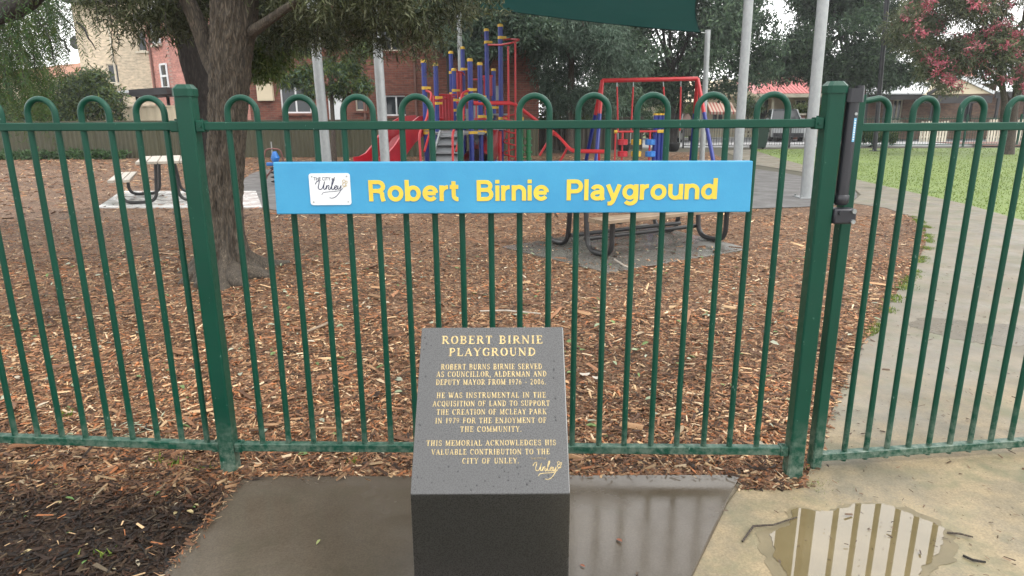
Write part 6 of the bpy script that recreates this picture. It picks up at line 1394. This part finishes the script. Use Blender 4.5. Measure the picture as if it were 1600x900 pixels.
# weeping tree at the far left
YP_ = 8.6
pp_ = thing('weeping_tree', 'weeping tree with light green trailing foliage at the top left corner', 'tree', (W(-150, 180, YP_).x, YP_, 0))
barktube([(W(-150, 180, YP_).x, YP_, -.05), W(-150, 150, YP_), W(-110, 60, YP_), W(-40, 22, YP_), W(20, 6, YP_), W(60, -22, YP_), W(120, -70, YP_)], [.3, .24, .2, .17, .14, .10, .05], 'trunk', pp_, 'dbark', 48, .014, None, 90)
barktube([W(-150, 60, 8.2), W(-70, 34, 7.4), W(-10, 22, 7.1), W(32, 8, 7.0), W(62, -14, 6.9), W(90, -60, 6.9)], [.17, .13, .115, .10, .07, .05], 'bough', pp_, 'dbark', 40, .010, None, 60)
for (x0, y0, x1, y1, x2, y2) in ((45, 10, 70, 35, 92, 60), (10, 30, 40, 60, 70, 95), (92, 60, 104, 75, 108, 85), (0, 40, 25, 80, 40, 130), (60, 5, 95, 22, 130, 62), (30, 20, 50, 60, 55, 110), (-20, 30, 5, 80, 10, 140), (55, 30, 78, 62, 85, 100), (120, 35, 138, 60, 150, 78)):
    dy = random.uniform(-1.2, -.6); pts = [W(x0, y0, YP_), W((x0+x1)/2+3, (y0+y1)/2-3, YP_+dy/2), W(x1, y1, YP_+dy), W((x1+x2)/2, (y1+y2)/2-2, YP_+dy), W(x2, y2, YP_+dy)]
    mb = MB(); mb.tube(pts, [.015, .012, .010, .007, .004], 6); mb.build('branch', 'dbark', pp_, True)
Vs = []; Cs = []
for k in range(1000):
    x = random.uniform(-90, 1)+random.random()**1.6*165 if k % 2 else random.uniform(-70, 75); y = random.uniform(-60, 130) if x < 70 else random.uniform(-60, 50)
    Yk = YP_+random.gauss(0, .8); a = W(x, y, Yk); ln = random.uniform(.25, .75)*(1 if x < 80 else .6); sway = Vector((random.gauss(.03, .06), random.gauss(0, .05), -1)).normalized()
    pk = random.choice([(.055, .095, .025), (.075, .12, .03), (.04, .07, .02), (.09, .14, .04), (.045, .08, .035)])
    for i in range(int(ln/.013)):
        p = a+sway*(.013*i)+Vector((.03*math.sin(i*.13+k), 0, 0)); s_ = 1 if i % 2 else -1
        d = Vector((s_*random.uniform(.5, 1), random.gauss(0, .6), -random.uniform(.5, 1.1))).normalized(); l = random.uniform(.035, .06); q = d.cross(Vector((random.gauss(0, .5), 1, random.gauss(0, .5)))).normalized()*.0045
        Vs.append([p, p+d*l*.5+q, p+d*l, p+d*l*.5-q]); Cs.append([c*random.uniform(.75, 1.25) for c in pk])
npmesh('trailing_foliage', np.array([[tuple(q) for q in v] for v in Vs]), 0, 'leaf', np.array(Cs), parent=pp_, kind='stuff')
cw = [(W(-150, 180, YP_).x+random.gauss(0, 1.2), YP_+random.gauss(0, 1), 3.9+random.random()*1.3, .6, .6, .45, 1) for _ in range(10)]
leafcloud(cw, 9000, .10, .02, .9, YG, 'crown', pp_)
# wood behind everything so that the street does not end in an open field
cw = [(x, 78+random.gauss(0, 3), 2.5+random.random()*3.2, 3, 2, 2.2, 1) for x in np.arange(-85, 90, 3.2)]
fw = leafcloud(cw, 42000, .55, .28, .2, DK+[(.06, .09, .045)], 'distant_trees', None); tag(fw, 'distant line of dark trees beyond the houses', 'trees', None, 'stuff')

# drops of rain standing on the sloping stone, weeds and a fallen sprig
P = np.stack([rng.uniform(.01, xr-xl-.03, 260), rng.uniform(.01, (Yt-Yf)/sup.y-.012, 260)], 1); V = []
P = P[(P[:, 0] < .035) | (P[:, 0] > WD-.035) | (P[:, 1] < .085)]
for x, y in P:
    r_ = random.uniform(.0012, .0034); c = PS(x, y)+pn*.0002; ring = [c+(Vector((1, 0, 0))*math.cos(a)+sup*math.sin(a)*1.25)*r_ for a in [k*math.pi/4 for k in range(8)]]
    V.append([tuple(q) for q in ring]+[tuple(c+(q-c)*.6+pn*r_*.5) for q in ring])
m_, t_, p_ = newmat('water drop'); p_.inputs['Base Color'].default_value = (.03, .03, .032, 1); p_.inputs['Roughness'].default_value = .05; M['drop'] = m_
npmesh('rain_drops', np.array(V), 0, 'drop', None, parent=pl, kind='stuff', idx=[(i, (i+1) % 8, 8+(i+1) % 8, 8+i) for i in range(8)]+[tuple(range(8, 16))])
fs_ = G(205, 672, .02); V = []; cc = []
for k in range(26):
    p = fs_+Vector((random.gauss(0, .07), random.gauss(0, .05), random.uniform(0, .03))); a = random.gauss(.5, .9); d = Vector((math.cos(a), math.sin(a), random.uniform(-.1, .3))).normalized(); s_ = d.cross(Vector((0, 0, 1))).normalized()*.004; l = random.uniform(.035, .07)
    V.append([tuple(p), tuple(p+d*l*.5+s_), tuple(p+d*l), tuple(p+d*l*.5-s_)]); cc.append(random.choice([(.32, .36, .25), (.22, .27, .17), (.40, .42, .32)]))
tag(npmesh('fallen_sprig', np.array(V), 0, 'litter', np.array(cc), kind='stuff'), 'fallen sprig of pale grey green leaves on the bark behind the left panel', 'leaf sprig')
wd_ = []
for px_, py_, n_ in ((105, 650, 26), (245, 722, 22), (275, 727, 18), (160, 870, 10), (545, 722, 14), (1255, 728, 10), (330, 735, 12)):
    c = G(px_, py_, .01)
    for k in range(n_): wd_.append((c.x+random.gauss(0, .022), c.y+random.gauss(0, .014)))
moss(np.array(wd_), .028, 'small green weeds sprouting in the bark along the fence', 'weeds')
for pts, lab in ((((905, 585), (915, 590), (922, 583)), 'pale curled leaf on the bark right of the plinth'), (((925, 590), (936, 594), (940, 588)), 'smaller pale leaf beside the curled leaf right of the plinth')):
    q = [G(x, y, .03) for x, y in pts]; c = (q[0]+q[2])/2; mb = MB(); w_ = (q[2]-q[0]).length*.75
    ring = [c+Vector((math.cos(a)*w_*.62, math.sin(a)*w_*.42, .006*math.cos(2*a))) for a in [k*math.pi/5 for k in range(10)]]
    mb.add(ring+[p-Vector((0, 0, .0012)) for p in ring], [tuple(range(10)), tuple(range(19, 9, -1))]+[(i, 10+i, 10+(i+1) % 10, (i+1) % 10) for i in range(10)]); tag(mb.build('pale_leaf', 'wood', loc=tuple(c)), lab, 'leaf')

hz_ = MB(); hz_.box((0, 60, 15), (420, 180, 34)); ho = hz_.build('haze', 'earth'); ho['kind'] = 'stuff'
hm = bpy.data.materials.new('thin wet air'); hm.use_nodes = True; ht = hm.node_tree; ht.nodes.clear()
hv = nd(ht, 'ShaderNodeVolumePrincipled'); hv.inputs['Color'].default_value = (.93, .96, 1, 1); hv.inputs['Density'].default_value = .0008; hv.inputs['Anisotropy'].default_value = .2
ht.links.new(hv.outputs[0], nd(ht, 'ShaderNodeOutputMaterial').inputs['Volume']); ho.data.materials.clear(); ho.data.materials.append(hm)
